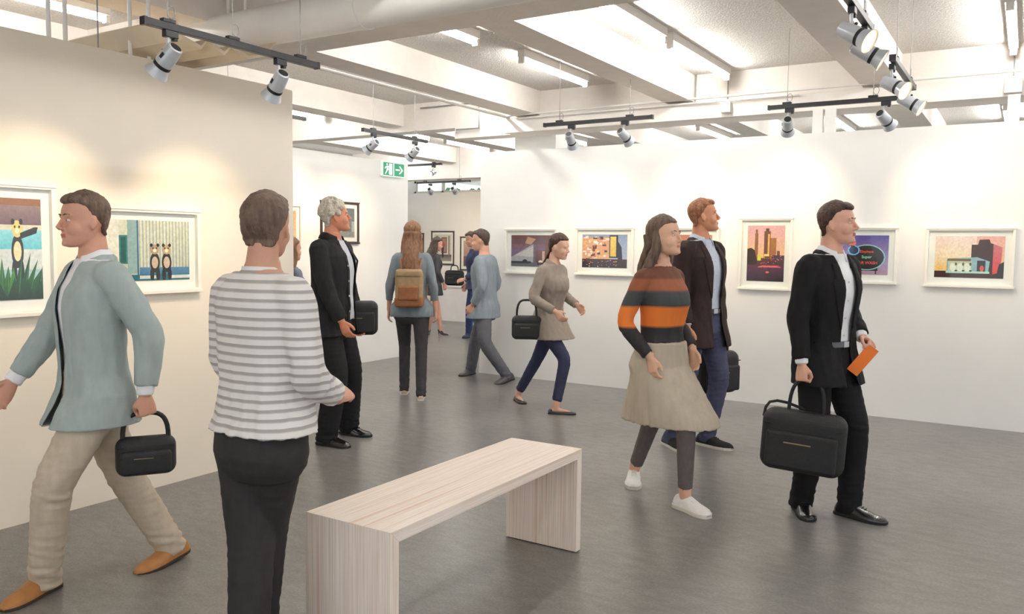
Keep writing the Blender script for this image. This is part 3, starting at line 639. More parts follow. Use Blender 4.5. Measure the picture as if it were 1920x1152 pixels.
# foliage seen through the back window
rnd2 = random.Random(5); fb = MB()
for k in range(2200):
    c = Vector((rnd2.uniform(-11.4, -9.2), rnd2.uniform(15.2, 15.9), rnd2.uniform(.05, 2.78))); s_ = rnd2.uniform(.04, .1)
    a1 = Vector((rnd2.uniform(-1, 1), rnd2.uniform(-1, 1), rnd2.uniform(-1, 1))).normalized()*s_; a2 = a1.cross(Vector((rnd2.uniform(-1, 1), rnd2.uniform(-1, 1), rnd2.uniform(-1, 1)))).normalized()*s_*.6
    fb.add([c-a1, c+a2, c+a1, c-a2], [(0, 1, 2, 3)])
tag(fb.build('hedge_leaves', mat('leaf green', (120, 190, 150), .6, .2, (20, 20, 20), 0)), 'green leaves outside the high back window', 'foliage', kind='stuff')
#PEOPLE#
# ------------------------------------------------------------------ people
def V(*a): return Vector(a)
def lerp(a, b, t): return a+(b-a)*t
def tabl(tab, z):
    if z <= tab[0][0]: return tab[0][1:]
    for p, q in zip(tab, tab[1:]):
        if z <= q[0]:
            t = (z-p[0])/(q[0]-p[0]); t = t*t*(3-2*t)*.5+t*.5
            return tuple(lerp(a, b, t) for a, b in zip(p[1:], q[1:]))
    return tab[-1][1:]
def sring(M, hx, yf, yb, z, n=28, e=2.3):
    """superellipse ring in frame M: half width hx, front y yf, back y yb"""
    cy, hy = (yf+yb)/2, (yf-yb)/2; out = []
    for k in range(n):
        a = 2*math.pi*k/n; c, s = math.cos(a), math.sin(a)
        out.append(M @ V(hx*math.copysign(abs(c)**(2/e), c), cy+hy*math.copysign(abs(s)**(2/e), s), z))
    return out
def bez(pts, n):
    """polyline through pts, corners rounded"""
    out = []
    for i in range(len(pts)-1):
        for k in range(n): out.append((lerp(pts[i], pts[i+1], k/n), i+k/n))
    out.append((pts[-1], float(len(pts)-1)))
    P_ = [p for p, t in out]; Q = [p.copy() for p in P_]
    for _ in range(2):
        for i in range(1, len(P_)-1): Q[i] = P_[i]*.5+(P_[i-1]+P_[i+1])*.25
        P_ = [p.copy() for p in Q]
    return P_, [t for p, t in out]
def limb(mb, pts, radii, n=7, seg=20, flat=1.0):
    P_, T = bez(pts, n); rs = []
    for t in T:
        i = min(int(t), len(radii)-2); rs.append(lerp(radii[i], radii[i+1], t-i))
    mb.tube(P_, rs, seg)
def remesh(mb, voxel, smooth=4, name='m'):
    me = mb.mesh('tmp', []); o = bpy.data.objects.new('tmp', me); COL.objects.link(o)
    r = o.modifiers.new('r', 'REMESH'); r.mode = 'VOXEL'; r.voxel_size = voxel; r.use_smooth_shade = True
    if smooth:
        s = o.modifiers.new('s', 'SMOOTH'); s.factor = .5; s.iterations = smooth
    out = bpy.data.meshes.new_from_object(o.evaluated_get(bpy.context.evaluated_depsgraph_get()))
    bpy.data.objects.remove(o); bpy.data.meshes.remove(me); out.name = name
    return out
def folds(me, amp, freq, zfun=None, seed=0, ridge=True):
    n = len(me.vertices); 
    me.update()
    nr = [v.normal.copy() for v in me.vertices]; off = V(seed*7.3, seed*3.1, seed*5.7)
    for v, q in zip(me.vertices, nr):
        p = v.co; w = V(p.x*freq[0], p.y*freq[1], p.z*freq[2])+off
        d = noise.noise(w)
        if ridge: d = .6*(1-2*abs(d))-.3+.5*noise.noise(w*2.1)
        a = amp*(zfun(p) if zfun else 1)
        v.co = p + q*d*a
    me.update()
def mobj(name, me, m_, parent):
    me.materials.clear()
    for x in (m_ if isinstance(m_, (list, tuple)) else [m_]): me.materials.append(x)
    me.polygons.foreach_set('use_smooth', [True]*len(me.polygons))
    o = bpy.data.objects.new(name, me); COL.objects.link(o); o.parent = parent; return o

BODY = [(-.17,.120,.075,-.085),(-.13,.152,.098,-.112),(-.07,.165,.105,-.125),(0,.160,.098,-.115),(.09,.142,.095,-.09),(.17,.132,.092,-.080),(.27,.142,.105,-.088),(.37,.155,.112,-.098),(.45,.160,.095,-.105),(.51,.150,.065,-.105),(.55,.115,.045,-.092),(.59,.066,.040,-.075),(.62,.055,.038,-.068)]
FEM = [(-.17,.125,.075,-.085),(-.13,.160,.095,-.115),(-.07,.172,.10,-.13),(0,.160,.092,-.11),(.09,.130,.088,-.08),(.17,.115,.082,-.070),(.27,.125,.10,-.075),(.35,.136,.128,-.085),(.41,.14,.115,-.09),(.47,.138,.075,-.095),(.52,.120,.05,-.09),(.56,.085,.040,-.08),(.59,.052,.036,-.07),(.62,.046,.034,-.064)]
HEAD = [(0,.020,.075,.045),(.008,.036,.090,.010),(.025,.050,.095,-.030),(.045,.058,.094,-.052),(.07,.065,.091,-.070),(.095,.070,.088,-.083),(.115,.0725,.084,-.092),(.135,.075,.091,-.098),(.16,.077,.089,-.101),(.185,.074,.079,-.097),(.207,.063,.060,-.083),(.224,.043,.030,-.058),(.233,.018,.002,-.028)]

class Person:
    def __init__(s, label, h, feet, a, lean=0, twist=0, side=0, hyaw=0, hpitch=0, at_px=None, skin=(214, 160, 130), fem=False, build=1.0, pelvis=0.0, voxel=.005, detail=2, hips=None, foot_lift=(0, 0), shift=(0, 0)):
        """feet: ((heel px, toe px) right, (heel px, toe px) left) on the floor; a: facing in degrees, 0 = to the photo's right, 90 = to the camera"""
        k = h/1.8; s.k = k; s.fem = fem; s.b = build; s.voxel = voxel; s.detail = detail
        hx = [at(*f[0], z=0) for f in feet]; tx = [at(*f[1], z=0) for f in feet]
        mid = (hx[0]+hx[1]+tx[0]+tx[1])/4
        Rt = V(CR.x, CR.y, 0).normalized(); Cm = -V(mid.x, mid.y, 0).normalized(); Rt = V(-Cm.y, Cm.x, 0)
        F = Rt*math.cos(R(a))+Cm*math.sin(R(a))
        s.yaw = math.atan2(-F.x, F.y); s.loc = mid if at_px is None else at(*at_px, z=0)
        s.root = empty('person', s.loc, s.yaw, label, 'person')
        inv = (Matrix.Translation(s.loc) @ Matrix.Rotation(s.yaw, 4, 'Z')).inverted(); s.inv = inv
        s.feet = []
        L_ = .285*k*(.92 if fem else 1)
        for i, (q, t) in enumerate(zip(hx, tx)):
            q, t = inv @ q, inv @ t; d = (t-q).normalized(); ang = math.atan2(-d.x, d.y)
            M = Matrix.Translation(q) @ Matrix.Rotation(ang, 4, 'Z')
            if foot_lift[i]:
                M = M @ Matrix.Translation((0, L_*.72, 0)) @ Matrix.Rotation(-R(foot_lift[i]), 4, 'X') @ Matrix.Translation((0, -L_*.72, 0))
            s.feet.append(M)
        s.L = L_
        # spine
        s.lean, s.twist, s.side = R(lean), R(twist), R(side)
        s.hipz = (.93+pelvis)*k
        s.base = V(shift[0]*k, shift[1]*k, s.hipz)
        s.ank = [M @ V(0, L_*.27, .085*k) for M in s.feet]
        # hip joints; lower pelvis until the legs reach
        hw = .092*k*(1.02 if fem else 1)
        reach = .865*k
        for _ in range(60):
            ok = all(((s.base+V(x, 0, 0))-an).length <= reach for x, an in zip((hw, -hw), s.ank))
            if ok: break
            s.base.z -= .004
        s.hips = [s.base+V(hw, 0, 0), s.base+V(-hw, 0, 0)]
        s.knees = []
        for i in (0, 1):
            fd = (s.feet[i].to_3x3() @ V(0, 1, 0)); fd.z = 0
            s.knees.append(s.ik(s.hips[i], s.ank[i], .43*k, .437*k, (fd.normalized()+V(0, .3, 0))))
        sx = (.178 if not fem else .150)*k*build**.5
        s.sh = [s.S(V(sx, -.022*k, .505*k)), s.S(V(-sx, -.022*k, .505*k))]
        # head frame
        nb = s.SM(.60*k); s.neck = nb
        hm = nb @ Matrix.Translation((0, -.012*k, .045*k)) @ Matrix.Rotation(R(hyaw), 4, 'Z') @ Matrix.Rotation(R(-hpitch), 4, 'X')
        s.hm = hm @ Matrix.Translation((0, .02*k, -.02*k)) @ Matrix.Scale(k, 4)
        s.skin = skin; s.arms = [None, None]; s.hands = [None, None]
    def ik(s, A, B, l1, l2, pole):
        d = B-A; L_ = min(d.length, (l1+l2)*.998); u = d.normalized()
        x = (l1*l1-l2*l2+L_*L_)/(2*L_); h = math.sqrt(max(0, l1*l1-x*x)); p = (pole-u*pole.dot(u)).normalized()
        return A+u*x+p*h
    def SM(s, z):
        """frame of the spine at height z above the hips (already scaled)"""
        k = s.k; M = Matrix.Translation(s.base); n = 12; zz = 0; H_ = .35*k
        if z <= 0: return M @ Matrix.Translation((0, 0, z))
        st = z/n
        for i in range(n):
            f = min(st, max(0, H_-zz))/H_
            M = M @ Matrix.Rotation(-s.lean*f, 4, 'X') @ Matrix.Rotation(s.side*f, 4, 'Y') @ Matrix.Rotation(s.twist*f, 4, 'Z') @ Matrix.Translation((0, 0, st)); zz += st
        return M
    def S(s, p): return s.SM(p.z) @ V(p.x, p.y, 0)
    def hand(s, i, target, fdir, nrm, pose='relaxed', elbow=None):
        """i 0 right 1 left; wrist target in metres at 1.8 m height, local axes (x right, y forward, z up)"""
        k = s.k; T = V(*target)*k; sg = 1 if i == 0 else -1
        el = V(*elbow) if elbow else V(sg*.35, -1, -.15)
        d = T-s.sh[i]
        if d.length > .555*k: T = s.sh[i]+d.normalized()*.555*k
        E_ = s.ik(s.sh[i], T, .295*k, .265*k, el)
        s.arms[i] = (s.sh[i], E_, T); s.hands[i] = (V(*fdir).normalized(), V(*nrm).normalized(), pose)
        return T
    def add_hand(s, mb, i):
        sh, E_, T = s.arms[i]; f, n, pose = s.hands[i]; k = s.k*(.93 if s.fem else 1)
        n = (n-f*n.dot(f)).normalized(); t = n.cross(f)
        if i == 0: pass
        # thumb side: palm normal x fingers gives the thumb side for the left hand, reverse for the right
        t = t if i == 1 else -t
        M = Matrix((t, f, n)).transposed().to_4x4(); M.translation = T
        def W(x, y, z): return M @ V(x*k, y*k, z*k)
        rings = []
        for y, hx, hz in [(-.03, .026, .02), (0, .027, .019), (.02, .034, .017), (.05, .041, .016), (.078, .043, .0145), (.092, .040, .011)]:
            rings.append([W(hx*math.cos(a), y, hz*math.sin(a)) for a in [2*math.pi*q/14 for q in range(14)]])
        mb.rings(rings)
        curl = {'relaxed': (22, 32, 20), 'grip': (70, 85, 55), 'pinch': (48, 50, 25), 'flat': (8, 10, 6)}[pose]
        for j, (x, l, r) in enumerate([(.031, .072, .0092), (.0105, .080, .0095), (-.0105, .075, .009), (-.030, .060, .0082)]):
            p = V(x, .082, 0); ang = 0; pts = [V(x*.9, .06, 0), p.copy()]
            for cst, fr in zip(curl, (.45, .30, .25)):
                ang += R(cst*(1+.08*j)); p = p+V((x*.12 if j != 1 else 0)*fr, math.cos(ang), math.sin(ang))*l*fr if True else p; pts.append(p.copy())
            mb.tube([W(*q) for q in pts], [r*k*1.05, r*k*1.05, r*k, r*k*.92, r*k*.72], 10)
        if pose == 'grip': tp = [V(.022, .015, .004), V(.042, .042, .018), V(.034, .066, .040), V(.012, .074, .046)]
        elif pose == 'pinch': tp = [V(.022, .015, .004), V(.046, .045, .018), V(.045, .075, .036), V(.036, .098, .045)]
        else: tp = [V(.022, .012, .002), V(.047, .040, .012), V(.056, .068, .022), V(.056, .092, .026)]
        mb.tube([W(*q) for q in tp], [.0135*k, .012*k, .0108*k, .008*k], 10)
        return M
    def body(s, shin=False, eye=(70, 60, 50), lips=None):
        k, b = s.k, s.b; mb = MB(); tab = FEM if s.fem else BODY
        mb.rings([sring(s.SM(z*k), x*k*b, f*k*b, bb*k*b, 0) for z, x, f, bb in tab])
        # neck
        hb = s.hm @ V(0, -.028, .055); n0 = s.SM(.56*k) @ V(0, -.022*k, 0)
        mb.tube([n0, lerp(n0, hb, .5), hb], [.057*k*(.85 if s.fem else 1)]*2+[.052*k*(.85 if s.fem else 1)], 20)
        # head
        mb.rings([sring(s.hm, x, f, bb, z, 32, 2.2) for z, x, f, bb in HEAD])
        H3 = s.hm.to_3x3()
        def hb_(c, r, rot=None): mb.ball(s.hm @ V(*c), r, H3 @ rot if rot else H3, 14, 9)
        mb.tube([s.hm @ V(0, .086, .128), s.hm @ V(0, .098, .108), s.hm @ V(0, .111, .088), s.hm @ V(0, .100, .078)], [.0075*k, .0085*k, .0115*k, .009*k], 10)
        for sg in (-1, 1):
            hb_((sg*.011, .099, .081), (.0085, .010, .007))
            hb_((sg*.033, .080, .1365), (.022, .011, .0075)); hb_((sg*.032, .0785, .1245), (.0155, .0085, .005))
            hb_((sg*.031, .053, .080), (.036, .036, .040))
            hb_((sg*.078, -.008, .103), (.007, .017, .029), Matrix.Rotation(R(12), 3, 'X') @ Matrix.Rotation(R(sg*18), 3, 'Z'))
            hb_((sg*.077, -.004, .082), (.007, .009, .010))
        hb_((0, .0925, .0565), (.024, .009, .0055)); hb_((0, .0915, .0465), (.020, .009, .006)); hb_((0, .088, .018), (.020, .013, .014))
        # arms
        for i in (0, 1):
            a = s.arms[i]; g = .86 if s.fem else 1
            c0 = s.S(V((.07 if i == 0 else -.07)*k, -.02*k, .50*k))
            limb(mb, [c0, a[0], a[1], a[2]], [.045*k*g, .050*k*g, .037*k*g, .0265*k*g]); s.add_hand(mb, i)
        # legs and feet
        for i in (0, 1):
            limb(mb, [s.hips[i], s.knees[i], s.ank[i]], [.078*k, .052*k, .036*k])
            M = s.feet[i]; mb.tube([M @ V(0, s.L*.14, .036*k), M @ V(0, s.L*.45, .034*k), M @ V(0, s.L*.82, .022*k)], [.024*k, .022*k, .010*k], 12)
            mb.tube([s.ank[i], M @ V(0, s.L*.27, .045*k)], [.034*k, .028*k], 12)
        me = remesh(mb, s.voxel, 4, 'body')
        sk = s.skin; m1 = mat('skin %d %d %d' % sk, sk, .55, .05, (9, 9, 9), .12, (150, 150, 150), spec=.35)
        lp = lips or tuple(int(v*f) for v, f in zip(sk, (.86, .66, .64)))
        m2 = mat('lips %d %d %d' % lp, lp, .45, .05, (9, 9, 9), .05)
        hi = s.hm.inverted(); mi = []
        for p in me.polygons:
            q = hi @ p.center
            mi.append(1 if (abs(q.x) < .022 and q.y > .088 and .043 < q.z < .060) else 0)
        o = mobj('body', me, [m1, m2], s.root); me.polygons.foreach_set('material_index', mi)
        if s.detail > 1:
            for sg in (-1, 1):
                e = MB(); e.ball(s.hm @ V(sg*.032, .0760, .1165), (.0115*k, .0105*k, .0065*k), H3.normalized()); 
                e.m = 1; e.ball(s.hm @ V(sg*.0325, .0832, .1165), (.0048*k, .0040*k, .0048*k), H3.normalized(), 10, 6)
                ey = e.build('eye', [mat('eye white', (225, 215, 210), .3, .02), mat('iris %d' % eye[0], eye, .2, .1)], s.root, smooth=True)
                bw = MB(); bw.tube([s.hm @ V(sg*.014, .0905, .139), s.hm @ V(sg*.033, .0895, .1425), s.hm @ V(sg*.052, .0765, .139)], [.0024*k, .0034*k, .0016*k], 8)
                bw.build('eyebrow', s.hair_m if hasattr(s, 'hair_m') else m1, s.root, smooth=True)
        return o
    def hair(s, style, m_, seed=1, amp=.004, freq=(45, 45, 45), length=1.0):
        s.hair_m = m_; k = s.k; mb = MB(); H3 = s.hm.to_3x3()
        def bl(c, r, rx=0): mb.ball(s.hm @ V(*c), r, H3 @ Matrix.Rotation(R(rx), 3, 'X'), 20, 12)
        top = {'short': .010, 'curly': .022, 'long': .014, 'bun': .010, 'pony': .010, 'thin': .006}[style]
        g = .007 if style in ('short', 'thin') else .011 if style != 'curly' else .014
        # rings: z, half width, front y, back y
        rg = [(.045, .050, -.050, -.080), (.07, .066, -.040, -.070-.5*g), (.095, .071, -.034, -.083-g), (.114, .0735+g*.25, .006, -.091-g), (.128, .0755+g*.55, .028, -.096-g), (.145, .0765+g*.8, .042, -.099-g), (.162, .077+g, .053, -.101-g),
              (.178, .0755+g, .066, -.099-g), (.190, .072+g, .076, -.094-g), (.200, .067+g, .080 if style != 'thin' else .06, -.088-g), (.212, .060+g, .070, -.080-g), (.226+top*.4, .044+g, .044, -.058-g*.6), (.236+top*.8, .024, .016, -.032), (.239+top, .006, -.004, -.010)]
        mb.rings([sring(s.hm, x, f, b, z, 30, 2.1) for z, x, f, b in rg])
        if style == 'curly':
            rn = random.Random(seed)
            for q in range(70):
                th = rn.uniform(0, math.pi*2); ph = rn.uniform(.05, 1.75); d = V(math.cos(th)*math.sin(ph), math.sin(th)*math.sin(ph), math.cos(ph))
                c = V(0, -.012, .150)+V(d.x*.083, d.y*.092, d.z*.094)
                if c.y > .055 and c.z < .185: continue
                if c.z < .115 and c.y > -.03: continue
                bl(c, rn.uniform(.014, .022))
        if style == 'short':
            bl((0, .050, .208), (.060, .040, .024), -18)
        if style == 'bun': bl((0, -.085, .205), (.034, .034, .032))
        me0 = None
        if style == 'long' or style == 'pony':
            down = s.SM((.60-.20*length)*k) @ V(0, -.135*k, 0); mid = s.SM((.60-.06*length)*k) @ V(0, -.115*k, 0)
            hb = s.hm @ V(0, -.075, .13); hb2 = s.hm @ V(0, -.07, .06)
            pts = [hb, hb2, mid, down, s.SM((.60-.33*length)*k) @ V(0, -.13*k, 0)]
            w = [.075, .078, .085, .075, .035] if style == 'long' else [.03, .026, .034, .03, .012]
            P_, T = bez(pts, 6); ax = (s.SM(.45*k).to_3x3() @ V(1, 0, 0)).normalized(); rings = []
            for p, t in zip(P_, T):
                i = min(int(t), len(w)-2); ww = lerp(w[i], w[i+1], t-i)*k; dd = ww*.55; ay = (s.SM(.45*k).to_3x3() @ V(0, 1, 0)).normalized()
                rings.append([p+ax*ww*math.cos(2*math.pi*q/20)+ay*dd*math.sin(2*math.pi*q/20) for q in range(20)])
            mb.rings(rings)
            if style == 'long':
                for sg in (-1, 1): limb(mb, [s.hm @ V(sg*.058, -.02, .165), s.hm @ V(sg*.078, -.01, .05), s.S(V(sg*.085*k, -.05*k, (.60-.10*length)*k)), s.S(V(sg*.07*k, -.13*k, (.60-.22*length)*k))], [.022*k, .03*k, .034*k, .018*k])
        me = remesh(mb, max(.004, s.voxel*.9), 2, 'hair')
        folds(me, amp*k, freq, seed=seed, ridge=True)
        return mobj('hair', me, m_, s.root)
    # ---- garments
    def torso(s, mb, o, hem, top=.56, flare=0, box=0, front=0, name_t=False, e=2.4):
        """o offset, hem/top heights above hips"""
        k, b = s.k, s.b; tab = FEM if s.fem else BODY; zs = [hem]; z = hem+.05
        while z < top-.01: zs.append(z); z += .045
        zs.append(top)
        rings = []
        for z in zs:
            x, f, bb = tabl(tab, z if z > -.13 or name_t else -.10)
            
            if box:   # straighter outline under the chest
                cx, cf, cb = tabl(tab, .40)
                if z < .40: x = lerp(x, max(x, cx*.97), box); f = lerp(f, max(f, cf*.98), box); bb = lerp(bb, min(bb, cb), box)
            fl = flare*max(0, (.12-z))
            oo = o*(1 if z < .46 else .75 if z < .53 else .55)
            fr = front*max(0, 1-abs(z-.10)/.28)
            M = s.SM(z*k) if z > 0 else s.SM(0) @ Matrix.Translation((0, 0, z*k))
            X_, F_, B_ = (x*b+oo+fl)*k, (f*b+oo+fl*.8+fr)*k, (bb*b-oo-fl*.8)*k
            if z < .07 and not name_t:
                w_ = min(1, (.07-z)/.08); g_ = (.102*b**.5+o)*k
                pa = [lerp(s.hips[i], s.knees[i], max(0, min(1, (-z*k)/(s.hips[i].z-s.knees[i].z))))-s.base for i in (0, 1)]
                X_ = lerp(X_, max(X_, max(abs(q.x) for q in pa)+g_), w_); F_ = lerp(F_, max(F_, max(q.y for q in pa)+g_), w_); B_ = lerp(B_, min(B_, min(q.y for q in pa)-g_), w_)
            rings.append(sring(M, X_, F_, B_, 0, 36, e))
        mb.rings(rings)
    def sleeves(s, mb, r, end=.97, only=(0, 1)):
        k = s.k
        for i in only:
            a = s.arms[i]; g = .88 if s.fem else 1
            c0 = s.S(V((.075 if i == 0 else -.075)*k, -.02*k, .492*k))
            if end >= 1 or end > .5:
                t = (end-.5)*2; w = lerp(a[1], a[2], t)
                limb(mb, [c0, a[0], a[1], w], [x*k*g for x in (.058, r[0], r[1], r[2])], 8)
            else:
                w = lerp(a[0], a[1], end*2); limb(mb, [c0, a[0], w], [x*k*g for x in (.058, r[0], r[1])], 8)
    def garment(s, name, m_, o=.022, hem=-.12, top=.565, r=(.066, .056, .042), end=.96, flare=0, box=0, front=0, vox=None, amp=.008, freq=(16, 16, 6), seed=1, sleeves=True, open_=None, e=2.4, solid=True):
        mb = MB(); s.torso(mb, o, hem, top, flare, box, front, e=e)
        if sleeves: s.sleeves(mb, r, end)
        me = remesh(mb, vox or max(.007, s.voxel*1.4), 5, name)
        k = s.k
        def amt(p):
            # deeper folds at elbows and low on the torso
            a = .55
            for i in (0, 1):
                d = (p-s.arms[i][1]).length; a += .9*math.exp(-(d/(.10*k))**2)
            a += .5*math.exp(-((p.z-s.base.z-.1*k)/(.15*k))**2)
            return a
        folds(me, amp*k, freq, amt, seed)
        if open_:
            s.cut_open(me, open_)
        ob = mobj(name, me, m_, s.root)
        if open_:
            sd = ob.modifiers.new('thickness', 'SOLIDIFY'); sd.thickness = .005; sd.offset = -1
        return ob
    def chest(s): return s.SM(.40*s.k) @ Matrix.Translation((0, 0, -.40*s.k))
    def cut_open(s, me, op):
        """op = list of (z above hips, x_right, x_left) giving the two opening edges"""
        C = s.chest(); k = s.k; bm = bmesh.new(); bm.from_mesh(me)
        for side in (1, 2):
            for (z0, *x0), (z1, *x1) in zip(op, op[1:]):
                A = C @ V(x0[side-1]*k, 0, z0*k); B = C @ V(x1[side-1]*k, 0, z1*k); fw = (C.to_3x3() @ V(0, 1, 0))
                nn = (B-A).cross(fw).normalized()
                bmesh.ops.bisect_plane(bm, geom=bm.verts[:]+bm.edges[:]+bm.faces[:], plane_co=A, plane_no=nn, dist=1e-5)
        Ci = C.inverted(); kill = []
        for f in bm.faces:
            q = Ci @ f.calc_center_median()
            if q.y < .0*k: continue
            z = q.z/k
            if z < op[0][0] or z > op[-1][0]: continue
            r, l = tabl_lin([(a, b, c) for a, b, c in op], z)
            if l*k < q.x < r*k: kill.append(f)
        bmesh.ops.delete(bm, geom=kill, context='FACES')
        loose = [v for v in bm.verts if not v.link_faces]; bmesh.ops.delete(bm, geom=loose, context='VERTS')
        bm.to_mesh(me); bm.free(); me.update()
    def patch(s, name, ob, rows, m_, parent, off=.003, nx=6, sub=3, thick=.003, back=False):
        """strip hugging a garment: rows = [(z above hips, xa, xb)]"""
        C = s.chest(); k = s.k; me = ob.data; bt = BVHTree.FromPolygons([v.co for v in me.vertices], [p.vertices for p in me.polygons])
        R2 = []
        for a, b in zip(rows, rows[1:]):
            for q in range(sub): R2.append(tuple(lerp(x, y, q/sub) for x, y in zip(a, b)))
        R2.append(rows[-1]); vs = []; fs = []; sgn = -1 if back else 1; last = .1*k
        fw = C.to_3x3() @ V(0, 1, 0)*sgn
        for z, xa, xb in R2:
            for j in range(nx):
                x = lerp(xa, xb, j/(nx-1)); o_ = C @ V(x*k, .5*sgn, z*k); h = bt.ray_cast(o_, -fw)
                if h[0] is not None: d = (h[0]-o_).length; last = d
                else: d = last
                vs.append(o_-fw*(d-off))
        for i in range(len(R2)-1):
            for j in range(nx-1): a = i*nx+j; fs.append((a, a+1, a+nx+1, a+nx))
        b = MB(); b.add(vs, fs); o = b.build(name, m_, parent, smooth=True)
        sd = o.modifiers.new('thickness', 'SOLIDIFY'); sd.thickness = thick; sd.offset = 0
        return o
    def trousers(s, m_, r=(.098, .076, .062), o=.014, amp=.008, seed=2, end=None, top=.085, belt=None, name='trousers'):
        k = s.k; mb = MB(); s.torso(mb, o+.004, -.17, top, name_t=True)
        for i in (0, 1):
            M = s.feet[i]; foot = (M @ V(0, s.L*.25, .030*k)) if end is None else lerp(s.knees[i], s.ank[i], end)
            kn = s.knees[i]; g = s.b**.5
            limb(mb, [s.hips[i]+V(0, -.012*k, .03*k), lerp(s.hips[i], kn, .2)+V(0, -.01*k, 0), kn, foot], [r[0]*k*g, r[0]*k*g*.98, r[1]*k*g, r[2]*k*g], 9, 22)
        me = remesh(mb, max(.007, s.voxel*1.4), 5, name)
        def amt(p):
            a = .35
            for i in (0, 1):
                a += 1.0*math.exp(-((p-s.ank[i]).length/(.14*k))**2)+.7*math.exp(-((p-s.knees[i]).length/(.09*k))**2)
            return a
        folds(me, amp*k, (7, 7, 22), amt, seed)
        ob = mobj(name, me, m_, s.root)
        if belt:
            bb = MB(); rg = []
            for z in (top-.035, top-.033, top-.003, top-.001):
                x, f, b2 = tabl(FEM if s.fem else BODY, z); of = o+.012+(.004 if top-.034 < z < top-.002 else 0)
                rg.append(sring(s.SM(z*k), (x*s.b+of)*k, (f*s.b+of)*k, (b2*s.b-of)*k, 0, 40, 2.4))
            bb.rings(rg); be = bb.build('belt', belt, s.root, smooth=True)
            x, f, b2 = tabl(BODY, top-.018); M = s.SM((top-.018)*k)
            q = MB(); q.box(-.022, .022, 0, .005, -.016, .016); q.v = [tuple(M @ V(v[0]*k, (f*s.b+o+.014)*k+v[1], v[2]*k)) for v in q.v]; q.build('buckle', SILVER, be, bevel=.002)
        return ob
    def skirt(s, m_, hem=-.38, w=.21, o=.02, name='skirt', top=.12, amp=.008, seed=3):
        k = s.k; mb = MB(); mid = (s.knees[0]+s.knees[1])/2-(s.hips[0]+s.hips[1])/2
        rings = []
        n = 10
        for j in range(n+1):
            z = lerp(top, hem, j/n)
            if z > -.03: x, f, bb = tabl(FEM, z); M = s.SM(max(0, z)*k) @ Matrix.Translation((0, 0, min(0, z)*k)); rings.append(sring(M, (x+o)*k, (f+o)*k, (bb-o)*k, 0, 32))
            else:
                t = (z+.03)/(hem+.03); pa = []
                for i in (0, 1):
                    hp, kn, an = s.hips[i], s.knees[i], s.ank[i]; zz = s.base.z+z*k
                    pa.append(lerp(hp, kn, min(1, (hp.z-zz)/(hp.z-kn.z))) if zz > kn.z else lerp(kn, an, (kn.z-zz)/(kn.z-an.z)))
                c = (pa[0]+pa[1])/2; c.z = s.base.z+z*k; dx = abs(pa[0].x-pa[1].x)/2; dy = abs(pa[0].y-pa[1].y)/2; gg = lerp(.118, .126, t)*k
                rings.append(sring(Matrix.Translation(c), max(lerp(.19, w, t)*k*.9, dx+gg), max(.12*k, dy+gg), -max(.14*k, dy+gg), 0, 32, 2.2))
        mb.rings(rings[::-1]); me = remesh(mb, max(.007, s.voxel*1.4), 4, name); folds(me, amp*k, (20, 20, 3), lambda p: .3+max(0, (s.base.z-p.z)*3), seed)
        return mobj(name, me, m_, s.root)
    def shoes(s, m_, sole, kind='derby', soleh=.016, w=1.0, laces=None, sock=None):
        k = s.k; L_ = s.L
        prof = {'derby': [(-.02, .022, .050), (.03, .034, .074), (.12, .040, .096), (.25, .041, .102), (.36, .042, .094), (.48, .045, .074), (.62, .050, .056), (.76, .050, .047), (.88, .043, .040), (.96, .030, .032), (1.01, .014, .020)],
                'flat': [(0, .020, .036), (.04, .028, .044), (.14, .031, .040), (.3, .031, .030), (.48, .035, .026), (.62, .040, .027), (.76, .041, .027), (.88, .034, .024), (.96, .022, .02), (1.0, .01, .014)],
                'sneaker': [(-.02, .026, .055), (.03, .038, .078), (.12, .042, .092), (.25, .042, .096), (.36, .043, .092), (.48, .046, .078), (.62, .051, .062), (.76, .052, .054), (.88, .046, .050), (.96, .034, .042), (1.02, .018, .028)],
                'pump': [(0, .018, .085), (.04, .026, .095), (.14, .028, .092), (.3, .027, .080), (.48, .032, .055), (.62, .038, .038), (.76, .038, .032), (.88, .030, .027), (.96, .018, .022), (1.0, .006, .016)]}[kind]
        out = []
        for i in (0, 1):
            M = s.feet[i]; sg = 1 if i == 0 else -1
            b = MB(); rings = []
            for y, hw, ht in prof:
                cx = -sg*.006*math.sin(y*math.pi)*1.0; zb = soleh*.5 if kind != 'pump' else max(.006, .07*(1-y/.45))*1.0 if y < .45 else .006
                rr = []
                for q in range(18):
                    a = math.pi*q/17; rr.append(M @ V((cx+hw*w*math.cos(a)**1)*k, y*L_, (zb+(max(ht, zb/1.0+.012)-zb)*max(0, math.sin(a))**.75)*k))
                rings.append(rr)
            b.rings(rings)
            sh = b.build('shoe', m_, s.root, smooth=True)
            sb = MB(); N_ = 26; outl = []
            for j, (y, hw, ht) in enumerate(prof): outl.append((-sg*.006*math.sin(y*math.pi)+(hw*w+.0035), y*L_/k))
            for j, (y, hw, ht) in reversed(list(enumerate(prof))): outl.append((-sg*.006*math.sin(y*math.pi)-(hw*w+.0035), y*L_/k))
            outl[0] = (outl[0][0], outl[0][1]-.004)
            if kind == 'pump':
                sb.tube([M @ V(0, .05*L_, .07*k), M @ V(0, .03*L_, .001)], [.014*k, .006*k], 10)
                sb.prism([(x, y) for x, y in outl if y*k > .5*L_], 0, .008, lambda u, v, t: M @ V(u*k, v*k, t*k))
            else: sb.prism(outl, 0, soleh, lambda u, v, t: M @ V(u*k, v*k, t*k))
            sb.build('sole', sole, sh, bevel=.002)
